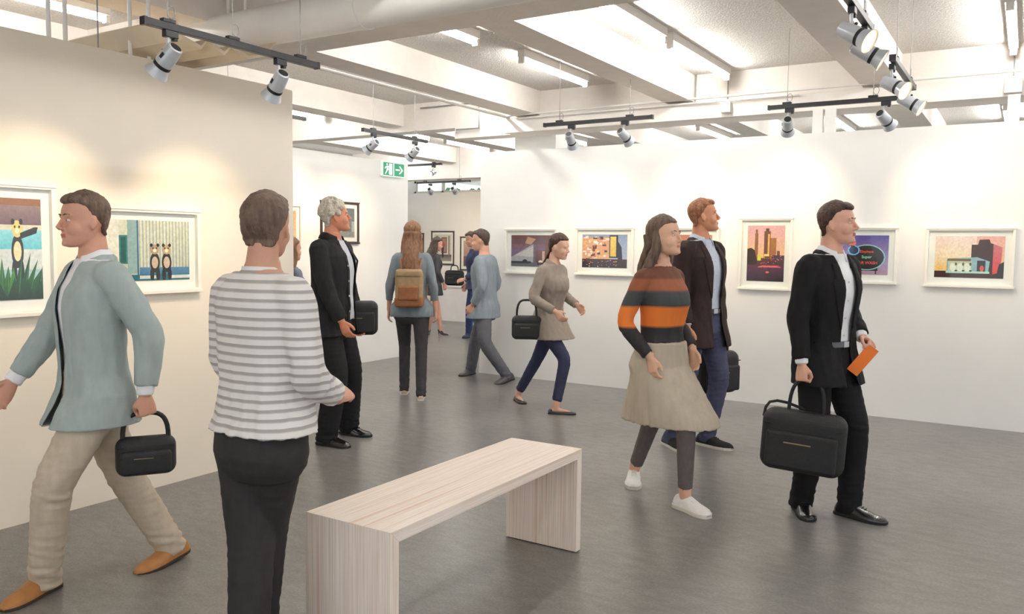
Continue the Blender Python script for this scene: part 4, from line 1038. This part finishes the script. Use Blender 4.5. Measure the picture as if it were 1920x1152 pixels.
            if laces:
                lb = MB()
                for q in range(5):
                    y = .36+q*.055; zt = tabl_lin([(a, b_, c) for a, b_, c in prof], y)[1]; ww = .017
                    lb.tube([M @ V(-ww*k, y*L_, (zt-.002)*k), M @ V(0, (y+.012)*L_, (zt+.003)*k), M @ V(ww*k, y*L_, (zt-.002)*k)], .0026*k, 6)
                lb.build('laces', laces, sh, smooth=True)
            if sock:
                kb = MB(); kb.tube([M @ V(0, s.L*.24, .04*k), s.ank[i], lerp(s.ank[i], s.knees[i], .35)], [.036*k, .038*k, .044*k], 16); kb.build('sock', sock, s.root, smooth=True)
            out.append(sh)
        return out
    def collar(s, m_, parent, r0=.066, h=.042, gap=38, drop=.035, flare=.022, name='collar', back=0, lift=0, z0=.575):
        """folded collar round the neck; gap = half opening at the front in degrees"""
        k = s.k; M = s.SM(z0*k) @ Matrix.Translation((0, -.020*k, lift*k)); vs = []; fs = []; n = 40; prof = []
        for j in range(n+1):
            a = R(90+gap)+(math.pi*2-2*R(gap))*j/n; c, sn = math.cos(a), math.sin(a); fr = max(0, sn)  # front part dips
            dip = -.030*fr
            col = [(r0*.96, -.012), (r0*.98, h*.55), (r0*1.02, h), (r0*1.10, h*.96), (r0+flare*.8, h*.4), (r0+flare*(1.1+.5*fr), h-drop-.028-.012*fr)]
            for r_, z in col: vs.append(M @ V(r_*c*k*1.02, (r_*sn*.98)*k, (z+dip)*k))
        m_n = 6
        for j in range(n):
            for q in range(m_n-1): a = j*m_n+q; fs.append((a, a+1, a+m_n+1, a+m_n))
        b = MB(); b.add(vs, fs); o = b.build(name, m_, parent, smooth=True); sd = o.modifiers.new('thickness', 'SOLIDIFY'); sd.thickness = .003
        return o
    def buttons(s, ob, pts, m_, parent, r=.007):
        C = s.chest(); k = s.k; me = ob.data; bt = BVHTree.FromPolygons([v.co for v in me.vertices], [p.vertices for p in me.polygons])
        for z, x in pts:
            o_ = C @ V(x*k, .5, z*k); fw = C.to_3x3() @ V(0, 1, 0); h = bt.ray_cast(o_, -fw)
            if h[0] is None: continue
            nn = h[1].normalized(); Mx = Matrix.Translation(h[0]+nn*.005) @ nn.to_track_quat('Z', 'Y').to_matrix().to_4x4()
            MB().lathe([(0, -.002), (r, -.002), (r, .001), (r*.8, .002), (0, .0012)], 14, Mx).build('button', m_, parent, smooth=True)
    def W(s, p): return Matrix.Translation(s.loc) @ Matrix.Rotation(s.yaw, 4, 'Z') @ p
def tabl_lin(tab, z):
    if z <= tab[0][0]: return tab[0][1:]
    for p, q in zip(tab, tab[1:]):
        if z <= q[0]: t = (z-p[0])/(q[0]-p[0]); return tuple(lerp(a, b, t) for a, b in zip(p[1:], q[1:]))
    return tab[-1][1:]
def hairm(name, rgb, rgb2): return mat(name, rgb, .55, .1, (60, 60, 14), .5, (240, 240, 40), rgb2=rgb2, spec=.4)

H_BROWN = hairm('dark brown hair', (84, 58, 46), (48, 32, 26)); H_SANDY = hairm('reddish brown hair', (168, 112, 78), (112, 70, 48))
H_WHITE = hairm('white hair', (226, 218, 202), (168, 158, 142)); H_LONG = hairm('light brown hair', (150, 108, 78), (92, 62, 44))
H_ASH = hairm('ash brown hair', (122, 100, 84), (78, 60, 50)); H_DARK = hairm('black brown hair', (86, 68, 58), (46, 36, 32))
SUIT = cloth('black suit wool', (26, 25, 27)); SHIRTW = cloth('white shirt cotton', (240, 240, 242), .02)
BLKL = mat('black polished leather', (22, 21, 22), .25, .1, (30, 30, 30), .1, coat=.4); BLKS = mat('black rubber sole', (20, 20, 20), .7, .1)
WHSOLE = mat('white rubber sole', (222, 216, 205), .6, .04); NYLON = mat('black nylon', (24, 24, 26), .6, .15, (60, 60, 60), .3, (300, 300, 300))
HOR = lambda d: d

# --- 1 man in black suit with briefcase
p = Person('person in black suit and open white shirt carrying a black briefcase and orange leaflet', 1.775, (((1494, 950), (1519, 982)), ((1568, 962), (1663, 985))), 33, lean=3, hyaw=24, hpitch=-4, at_px=(1537, 962), shift=(0, .0), skin=(222, 170, 146), twist=-4, voxel=.0045)
p.hand(0, (.27, .03, .80), (.12, .10, -1), (-1, .15, 0), 'grip', (.5, -1, 0))
p.hand(1, (-.17, .115, 1.02), (.30, .85, -.25), (.55, -.1, -.6), 'pinch', (-.6, -.6, -.6))
p.hair('short', H_BROWN, 3, .003); p.body(eye=(80, 70, 60))
sh = p.garment('shirt', SHIRTW, .012, .04, .575, (.058, .046, .036), .995, amp=.006, seed=4)
jk = p.garment('jacket', SUIT, .028, -.165, .565, (.070, .060, .047), .94, box=.45, amp=.008, seed=5, open_=[(-.30, .062, -.085), (-.05, .045, -.055), (.12, .04, -.045), (.50, .052, -.052), (.62, .075, -.075)])
p.patch('lapel', jk, [(.16, .045, .05), (.30, .047, .100), (.42, .050, .125), (.44, .05, .105), (.52, .052, .10)], SUIT, jk)
p.patch('lapel', jk, [(.16, -.05, -.055), (.30, -.050, -.105), (.42, -.053, -.128), (.44, -.053, -.108), (.52, -.054, -.10)], SUIT, jk)
p.collar(SHIRTW, sh, .063, .040, 22, .02, .020); p.collar(SUIT, jk, .074, .026, 48, .04, .026, z0=.565)
p.buttons(sh, [(.02, 0), (.12, 0), (.22, 0), (.32, 0), (.42, 0)], mat('pearl button', (225, 222, 215), .3, .05), sh, .0055)
p.trousers(SUIT, (.100, .078, .066), seed=6, amp=.007, belt=BLKL); p.shoes(BLKL, BLKS, 'derby', laces=BLKS, sock=SUIT)
MAN3 = p
# briefcase in right hand
def bag(name, loc, rz, W_, D_, H_, label, cat='briefcase', handle=.12, tilt=0, strap=True, trim=None):
    e = empty(name, loc, rz, label, cat); e.rotation_euler = (0, tilt, rz)
    MB().box(-W_/2, W_/2, -D_/2, D_/2, -H_, 0).build('bag_body', NYLON, e, bevel=min(.066, D_*.48), seg=7)
    MB().box(-W_*.42, W_*.42, -D_/2-.022, -D_/2+.02, -H_*.92, -H_*.32).build('front_pocket', NYLON, e, bevel=.018, seg=4)
    MB().box(-W_*.42, W_*.42, D_/2-.02, D_/2+.022, -H_*.92, -H_*.32).build('back_pocket', NYLON, e, bevel=.018, seg=4)
    ZP = mat('zip metal', (150, 135, 105), .35, .1, metal=.8)
    MB().box(-W_*.2, W_*.12, -D_/2-.026, -D_/2-.020, -H_*.50, -H_*.48).build('zip_pull', ZP, e, bevel=.001)
    MB().tube([(-W_*.46, -D_/2+.005, -H_*.22), (W_*.46, -D_/2+.005, -H_*.22)], .004, 8).build('zip', BLKS, e)
    if handle: MB().tube([(-.09*math.copysign(abs(math.cos(math.pi*q/16))**.6, math.cos(math.pi*q/16)), 0, -.02+(handle+.02)*math.sin(math.pi*q/16)**.7) for q in range(17)], .010, 10).build('handle', NYLON, e, smooth=True)
    if strap: MB().tube([(-W_*.5, 0, -.06), (-W_*.49, .01, -.01), (-W_*.45, .02, .02), (-W_*.36, .025, .032), (-W_*.25, .03, .028), (-W_*.12, .04, .012), (.02, .05, -.01)], .008, 8).build('strap', NYLON, e, smooth=True)
    return e
T = p.W(p.arms[0][2]+(p.hands[0][0])*.085*p.k+V(-.035, 0, 0)*p.k)
bd = V(math.cos(R(-18)), 0, 0)
Cm = -V(T.x, T.y, 0).normalized(); Rt = V(-Cm.y, Cm.x, 0); dr = (Rt*math.cos(R(8))+Cm*math.sin(R(8)))
bag('briefcase', T+V(0, 0, -.175)+dr*.01, math.atan2(dr.y, dr.x), .44, .16, .34, 'large black nylon briefcase hanging from the suited man\'s right hand', tilt=R(3), handle=.17)
# orange leaflet in left hand
T = p.W(p.arms[1][2]+p.hands[1][0]*.11*p.k+V(.03, 0, -.02)*p.k)
e = empty('leaflet', T, math.atan2(dr.y, dr.x), 'orange leaflet held in the suited man\'s left hand', 'leaflet'); e.rotation_euler = (R(-10), R(36), math.atan2(dr.y, dr.x))
MB().box(-.032, .032, -.0015, .0015, -.165, .012).box(-.030, .034, .0016, .004, -.163, .014).build('folded_sheet', mat('orange paper', (236, 120, 30), .6, .04), e)

# --- 2 man in brown-black jacket
p = Person('person with reddish hair in dark brown jacket, blue shirt and navy trousers', 1.875, (((1247, 832), (1290, 853)), ((1308, 832), (1370, 845))), 38, lean=-1, hyaw=44, hpitch=-6, skin=(214, 150, 118), at_px=(1308, 838), voxel=.0045)
p.hand(0, (.23, .06, .86), (.1, .15, -1), (-1, .1, 0), 'relaxed', (.5, -1, 0))
p.hand(1, (-.27, -.02, .84), (0, .05, -1), (1, .1, 0), 'grip', (-.6, -1, 0))
p.hair('short', H_SANDY, 7, .003); p.body(eye=(80, 90, 100))
BRJ = cloth('dark brown jacket wool', (52, 40, 38)); BLS = cloth('pale blue shirt', (205, 212, 228), .03)
sh = p.garment('shirt', BLS, .012, .04, .575, (.058, .046, .036), .98, amp=.006, seed=9)
jk = p.garment('jacket', BRJ, .030, -.19, .565, (.072, .061, .048), .95, box=.5, amp=.008, seed=10, open_=[(-.32, .085, -.10), (-.10, .055, -.075), (.12, .045, -.058), (.50, .055, -.055), (.62, .078, -.078)])
p.patch('lapel', jk, [(.16, .048, .055), (.30, .050, .105), (.42, .053, .128), (.44, .053, .108), (.52, .055, .10)], BRJ, jk)
p.patch('lapel', jk, [(.16, -.06, -.065), (.30, -.060, -.11), (.42, -.057, -.130), (.44, -.057, -.110), (.52, -.056, -.10)], BRJ, jk)
p.collar(BLS, sh, .064, .040, 26, .02, .022); p.collar(BRJ, jk, .075, .026, 48, .04, .026, z0=.565)
p.buttons(sh, [(.02, 0), (.12, 0), (.22, 0), (.32, 0), (.42, 0)], MATS['pearl button'], sh, .0055)
NAVY = mat('navy chino', (72, 74, 98), .85, .08, (30, 30, 12), .12, (260, 260, 260), spec=.2)
p.trousers(NAVY, (.098, .072, .057), seed=11, amp=.010, belt=BLKL)
SUEDE = mat('black suede', (26, 26, 28), .9, .1, (40, 40, 40), .2)
p.shoes(SUEDE, WHSOLE, 'sneaker', .020, laces=BLKS, sock=SUIT)
T = p.W(p.arms[1][2]+p.hands[1][0]*.085*p.k+V(.035, 0, 0)*p.k)
Cm = -V(T.x, T.y, 0).normalized(); Rt = V(-Cm.y, Cm.x, 0); dr = (Rt*math.cos(R(-38))+Cm*math.sin(R(-38)))
bag('shoulder_bag', T+V(0, 0, -.12), math.atan2(dr.y, dr.x), .36, .14, .33, 'black soft bag hanging from the left hand of the man in brown jacket', 'bag', strap=False)

# --- 3 white haired man
p = Person('person with curly white hair in open black shirt over a white top', 1.84, (((597, 832), (655, 841)), ((640, 812), (688, 819))), 28, lean=4, hyaw=38, hpitch=-10, skin=(216, 146, 116), at_px=(622, 826), build=1.08, voxel=.0045, shift=(0, .0))
p.hand(0, (.19, .20, .88), (-.1, .45, -1), (-.9, .3, 0), 'relaxed', (.6, -1, -.2))
p.hand(1, (-.23, .10, .88), (.1, .4, -.9), (.9, .1, -.3), 'relaxed', (-.6, -1, -.2))
p.hair('curly', H_WHITE, 5, .006, (50, 50, 50)); p.body(eye=(90, 110, 120))
BLKSH = cloth('black cotton shirt', (36, 36, 38)); GREYT = cloth('pale grey top', (206, 208, 216), .04)
tp = p.garment('undershirt', GREYT, .014, -.02, .57, (.05, .045, .04), .3, front=.035, amp=.005, seed=13)
jk = p.garment('shirt', BLKSH, .030, -.13, .57, (.072, .062, .050), .97, front=.03, box=.35, amp=.010, seed=14, open_=[(-.30, .01, -.135), (.0, .01, -.13), (.3, .02, -.125), (.50, .035, -.085), (.62, .05, -.07)])
p.patch('button_band', jk, [(-.12, .013, .043), (.1, .015, .045), (.3, .022, .052), (.48, .037, .067)], BLKSH, jk)
p.buttons(jk, [(-.05, .029), (.06, .030), (.17, .032), (.28, .036), (.39, .045)], mat('silver button', (220, 220, 222), .25, .05, metal=.5), jk, .008)
p.collar(BLKSH, jk, .073, .045, 34, .02, .026); p.collar(GREYT, tp, .064, .034, 10, .03, .006)
BTR = cloth('black trousers cloth', (30, 30, 32))
p.trousers(BTR, (.108, .088, .074), seed=15, amp=.009); p.shoes(BLKL, BLKS, 'derby', laces=BLKS, sock=SUIT)
WH = p
T = p.W(V(-.22, .10, 1.02)*p.k)
Cm = -V(T.x, T.y, 0).normalized(); Rt = V(-Cm.y, Cm.x, 0)
e = bag('messenger_bag', T+V(0, 0, .02), math.atan2(Rt.y, Rt.x), .32, .11, .27, 'black messenger bag at the far hip of the white haired man', 'bag', handle=0, strap=False)
ei = (Matrix.Translation(e.location) @ Matrix.Rotation(e.rotation_euler.z, 4, 'Z')).inverted()
pts = [e.location+V(0, 0, -.02), p.W(p.S(V(-.21, .07, .25)*p.k)), p.W(p.S(V(-.19, .10, .42)*p.k)), p.W(p.S(V(-.12, .03, .56)*p.k)), p.W(p.S(V(-.12, -.12, .50)*p.k)), p.W(p.S(V(-.19, -.15, .3)*p.k)), e.location+V(0, 0, -.02)]
MB().tube([ei @ q for q in pts], .008, 8).build('strap', NYLON, e, smooth=True)

# --- 4 sneaker woman
p = Person('person with ash brown hair in banded brown and orange jumper, beige skirt, white sneakers', 1.76, (((1268, 950), (1345, 980)), ((1189, 898), (1187, 935))), 38, lean=0, hyaw=10, hpitch=-4, skin=(226, 180, 152), at_px=(1232, 940), fem=True, voxel=.005)
p.hand(0, (.19, .08, .90), (0, .2, -1), (-1, .1, 0), 'relaxed', (.6, -1, 0))
p.hand(1, (-.18, .10, .92), (0, .2, -1), (1, .1, 0), 'relaxed', (-.6, -1, 0))
p.hair('long', H_ASH, 9, .005, (40, 40, 12), length=.6); p.body(eye=(90, 80, 70))
k = p.k
JUMP = stripe_mat('banded jumper', [(0, (40, 38, 40)), (1.08*k, (226, 122, 48)), (1.20*k, (58, 62, 64)), (1.29*k, (146, 84, 54)), (1.36*k, (104, 62, 46))], soft=.012, wob=.012)
jp = p.garment('jumper', JUMP, .024, .07, .565, (.064, .055, .043), .95, amp=.007, seed=17)
p.collar(JUMP, jp, .056, .022, 4, .03, .012)
BEI = mat('beige skirt cloth', (188, 176, 158), .9, .05, (20, 20, 8), .2, (200, 200, 200), spec=.15)
p.skirt(BEI, -.36, .20, .042)
LEG = mat('grey legging knit', (108, 100, 98), .9, .06, (40, 40, 20), .15, (300, 300, 300), spec=.15)
p.trousers(LEG, (.082, .058, .043), .006, .003, 18, end=.88, name='leggings')
CANV = mat('white canvas', (238, 234, 230), .85, .03, (60, 60, 60), .15, (300, 300, 300))
p.shoes(CANV, WHSOLE, 'sneaker', .024, laces=CANV)

# --- 5 striped shirt
p = Person('person with short brown hair in striped white shirt and dark trousers, nearest the camera', 1.69, (((500, 1250), (455, 1215)), ((455, 1330), (470, 1290))), -38, lean=3, hyaw=30, hpitch=-4, skin=(206, 156, 132), at_px=(498, 1262), voxel=.005, build=1.04)
p.hand(0, (.14, .24, 1.02), (-.4, .9, .1), (-.6, .1, -.6), 'relaxed', (.5, -1, -.3))
p.hand(1, (-.14, .24, 1.02), (.4, .9, .1), (.6, .1, -.6), 'relaxed', (-.5, -1, -.3))
p.hair('short', H_ASH, 19, .003); p.body()
STR = stripe_mat('striped jersey', [(0, (228, 224, 220)), (.62, (172, 166, 163))], period=.030, soft=.18)
sh = p.garment('striped_shirt', STR, .032, .005, .575, (.070, .062, .052), .90, front=.02, box=.5, amp=.010, seed=20)
p.collar(STR, sh, .064, .020, 4, .03, .010)
DGR = cloth('charcoal trousers', (52, 50, 50))
p.trousers(DGR, (.104, .082, .064), seed=21, amp=.008); p.shoes(BLKL, BLKS, 'derby', sock=SUIT)

# --- 6 beige trousers man
p = Person('person in pale teal jacket, beige trousers and tan loafers striding to the left', 1.76, (((350, 1040), (243, 1082)), ((108, 1098), (3, 1150))), 160, lean=1, hyaw=0, hpitch=2, skin=(214, 160, 136), at_px=(186, 1092), voxel=.005, foot_lift=(6, 0), shift=(0, .0))
p.hand(0, (.24, .26, .90), (-.1, .6, -.8), (-1, .1, 0), 'relaxed', (.5, -1, 0))
p.hand(1, (-.24, -.12, .87), (0, -.15, -1), (1, .1, 0), 'grip', (-.5, -1, .2))
p.hair('short', H_ASH, 23, .003); p.body()
TEAL = cloth('pale grey teal jacket cloth', (168, 180, 178), .04)
sh = p.garment('shirt', SHIRTW, .012, .04, .575, (.058, .046, .036), 1.0, amp=.005, seed=24)
jk = p.garment('jacket', TEAL, .030, -.15, .565, (.071, .061, .048), .92, box=.5, amp=.009, seed=25, open_=[(-.30, .055, -.055), (-.05, .03, -.03), (.2, .03, -.03), (.50, .05, -.05), (.62, .07, -.07)])
p.collar(SHIRTW, sh, .063, .038, 22, .02, .02); p.collar(TEAL, jk, .074, .026, 48, .04, .026, z0=.565)
KHA = mat('beige chino', (196, 182, 162), .85, .05, (30, 30, 12), .08, (260, 260, 260), spec=.2)
p.trousers(KHA, (.102, .080, .066), seed=26, amp=.011)
TAN = mat('tan suede leather', (176, 120, 66), .6, .08, (25, 25, 25), .15)
p.shoes(TAN, mat('dark brown sole', (60, 44, 34), .7, .1), 'derby', .013, sock=SHIRTW)
T = p.W(p.arms[1][2]+p.hands[1][0]*.085*p.k+V(.03, 0, 0)*p.k); Cm = -V(T.x, T.y, 0).normalized(); Rt = V(-Cm.y, Cm.x, 0)
bag('small_bag', T+V(0, 0, -.10), math.atan2(Rt.y, Rt.x), .24, .09, .17, 'small dark bag held by the striding man in beige trousers', 'bag', handle=.10, strap=False)

# --- 7 backpack woman
p = Person('person with long light brown hair seen from behind in denim shirt wearing a tan backpack', 1.76, (((789, 752), (792, 735)), ((757, 741), (765, 722))), -82, lean=2, hyaw=4, hpitch=-2, skin=(222, 170, 145), at_px=(772, 740), fem=True, voxel=.007, detail=1)
p.hand(0, (.24, .02, .86), (.1, .1, -1), (-1, .1, 0), 'relaxed', (.8, -1, 0))
p.hand(1, (-.24, .02, .86), (-.1, .1, -1), (1, .1, 0), 'relaxed', (-.8, -1, 0))
p.body(); 
DEN = cloth('washed denim shirt', (130, 140, 148), .07)
sh = p.garment('denim_shirt', DEN, .026, -.10, .565, (.062, .054, .042), .80, amp=.008, seed=28)
p.hair('long', H_LONG, 27, .006, (40, 40, 10))
DJ = cloth('dark grey jeans', (62, 60, 62))
p.trousers(DJ, (.090, .062, .050), seed=29, amp=.006); p.shoes(mat('beige suede', (186, 168, 146), .8, .06), WHSOLE, 'flat', .012)
BPK = mat('tan canvas', (166, 140, 106), .85, .08, (25, 25, 25), .25, (200, 200, 200)); BPL = mat('brown leather trim', (150, 96, 58), .55, .1, (20, 20, 20), .1)
M = Matrix.Translation(p.loc) @ Matrix.Rotation(p.yaw, 4, 'Z'); c = p.S(V(0, -.195, .20)*p.k)
e = empty('backpack', M @ c, p.yaw, 'tan canvas backpack with brown leather base on the long haired woman', 'backpack')
MB().box(-.135, .135, -.065, .065, -.17, .17).build('bag_body', BPK, e, bevel=.045, seg=5)
MB().box(-.14, .14, -.07, .07, -.19, -.085).build('leather_base', BPL, e, bevel=.03, seg=4)
MB().box(-.10, .10, -.09, -.045, -.12, .02).build('front_pocket', BPL, e, bevel=.018, seg=4)
MB().box(-.13, .13, -.078, .05, .10, .18).build('top_flap', BPK, e, bevel=.03, seg=4)
for sg in (-1, 1): MB().tube([(sg*.08, .07, .15), (sg*.10, .10, .27), (sg*.11, .20, .33), (sg*.12, .31, .24), (sg*.13, .32, .10), (sg*.14, .2, -.08), (sg*.12, .07, -.13)], .012, 8).build('shoulder_strap', BPL, e, smooth=True)

# --- 8 walking man half before the partition edge
p = Person('person in grey blue jacket striding left at the edge of the right partition', 1.76, (((888, 701), (852, 709)), ((962, 716), (925, 722))), 202, lean=4, hyaw=6, hpitch=4, skin=(214, 165, 140), at_px=(908, 713), voxel=.007, detail=1, foot_lift=(0, 8))
p.hand(0, (.22, .12, .88), (0, .2, -1), (-1, .1, 0), 'relaxed', (.5, -1, 0))
p.hand(1, (-.22, .06, .87), (0, .5, -1), (1, .1, 0), 'relaxed', (-.5, -1, 0))
p.hair('short', H_DARK, 31, .003); p.body()
GBJ = cloth('grey blue jacket cloth', (140, 150, 158), .05)
p.garment('jacket', GBJ, .030, -.14, .57, (.070, .06, .048), .95, box=.4, amp=.008, seed=32)
GTR = cloth('mid grey trousers', (98, 98, 104)); p.trousers(GTR, (.098, .076, .06), seed=33); p.shoes(mat('grey leather', (70, 68, 68), .5, .1), BLKS, 'derby')

# --- 9 woman in flats
p = Person('person in taupe coat and navy jeans walking right in flat shoes', 1.72, (((1028, 776), (1077, 778)), ((967, 750), (998, 766))), 38, lean=9, hyaw=16, hpitch=4, skin=(226, 180, 155), at_px=(1020, 763), fem=True, voxel=.007, detail=1, shift=(0, .04))
p.hand(0, (.20, .28, .96), (0, .7, -.6), (-1, .1, 0), 'relaxed', (.5, -1, 0))
p.hand(1, (-.20, .24, 1.0), (0, .7, -.6), (1, .1, 0), 'relaxed', (-.5, -1, 0))
p.hair('pony', H_BROWN, 35, .005, (40, 40, 14), length=.7); p.body()
TAU = cloth('taupe coat wool', (150, 138, 128), .06)
ct = p.garment('coat', TAU, .030, -.16, .57, (.066, .058, .047), .95, flare=.10, amp=.008, seed=36); p.collar(TAU, ct, .06, .03, 30, .03, .02)
p.trousers(cloth('navy jeans', (52, 54, 78)), (.086, .060, .046), seed=37, amp=.005, end=.92)
p.shoes(mat('black ballet leather', (30, 28, 30), .4, .1), BLKS, 'flat', .008)
T = p.W(p.S(V(.265, -.06, .05)*p.k)); Cm = -V(T.x, T.y, 0).normalized(); Rt = V(-Cm.y, Cm.x, 0)
e = bag('handbag', T+V(0, 0, .02), math.atan2(Rt.y, Rt.x), .27, .10, .22, 'dark handbag on the hip of the woman in taupe coat', 'bag', handle=.14, strap=False)

# --- 10 navy man at the back
p = Person('person in navy jumper and jeans at the back, partly hidden by the right partition', 1.74, (((882, 632), (862, 637)), ((905, 637), (890, 640))), 172, lean=3, hyaw=0, hpitch=14, skin=(206, 156, 132), at_px=(889, 636), voxel=.008, detail=1)
p.hand(0, (.21, .12, .90), (-.1, .3, -.9), (-.9, .1, -.2), 'relaxed', (.5, -1, -.3))
p.hand(1, (-.20, .20, 1.00), (.2, .8, -.2), (.6, .1, -.6), 'relaxed', (-.5, -1, -.3))
p.hair('short', H_DARK, 41, .003); p.body()
NJ = cloth('navy jumper knit', (52, 60, 88), .06); p.garment('jumper', NJ, .028, -.10, .57, (.068, .06, .048), .93, amp=.008, seed=42)
p.trousers(cloth('blue jeans', (50, 66, 102)), (.096, .072, .056), seed=43); p.shoes(mat('navy trainers', (44, 50, 74), .6, .1), BLKS, 'sneaker', .014)

# --- 11 woman in heels
p = Person('person in dark grey dress and black high heels at the back', 1.66, (((806, 626), (796, 629)), ((822, 627), (838, 629))), -30, lean=4, hyaw=-20, hpitch=12, skin=(222, 168, 145), at_px=(812, 627), fem=True, voxel=.008, detail=1)
p.hand(0, (.18, .12, .92), (-.1, .3, -.9), (-.9, .1, -.2), 'relaxed', (.6, -1, -.3))
p.hand(1, (-.18, .08, .90), (.1, .3, -.9), (.9, .1, -.2), 'relaxed', (-.6, -1, -.3))
p.hair('long', H_DARK, 45, .005, (40, 40, 12), length=.6); p.body()
DDR = cloth('dark grey dress cloth', (74, 74, 78)); p.garment('dress_top', DDR, .018, -.04, .56, (.056, .048, .040), .9, amp=.005, seed=46); p.skirt(DDR, -.20, .185, .03)
p.shoes(BLKL, BLKS, 'pump', .008)
# bag on the counter
q = at(852, 534, y=13.35)
bag('tote_bag', V(q.x, 13.35, .706+.30), 0, .42, .16, .30, 'black soft bag standing on the white back counter', 'bag', handle=.1, strap=False)

# --- 12 person half hidden behind the left partition
p = Person('person with brown hair and blue grey shirt half hidden behind the left partition edge', 1.56, (((546, 775), (556, 768)), ((530, 770), (541, 764))), -35, lean=2, skin=(216, 166, 140), at_px=(545, 770), fem=True, voxel=.008, detail=1)
p.hand(0, (.20, .05, .88), (0, .1, -1), (-1, .1, 0), 'relaxed'); p.hand(1, (-.20, .05, .88), (0, .1, -1), (1, .1, 0), 'relaxed')
p.hair('long', H_LONG, 51, .005, (40, 40, 10)); p.body()
p.garment('shirt', cloth('blue grey shirt cloth', (120, 126, 140)), .024, -.12, .565, (.060, .052, .042), .93, amp=.007, seed=52)
p.trousers(GTR, (.09, .066, .052), seed=53); p.shoes(BLKL, BLKS, 'flat', .01)
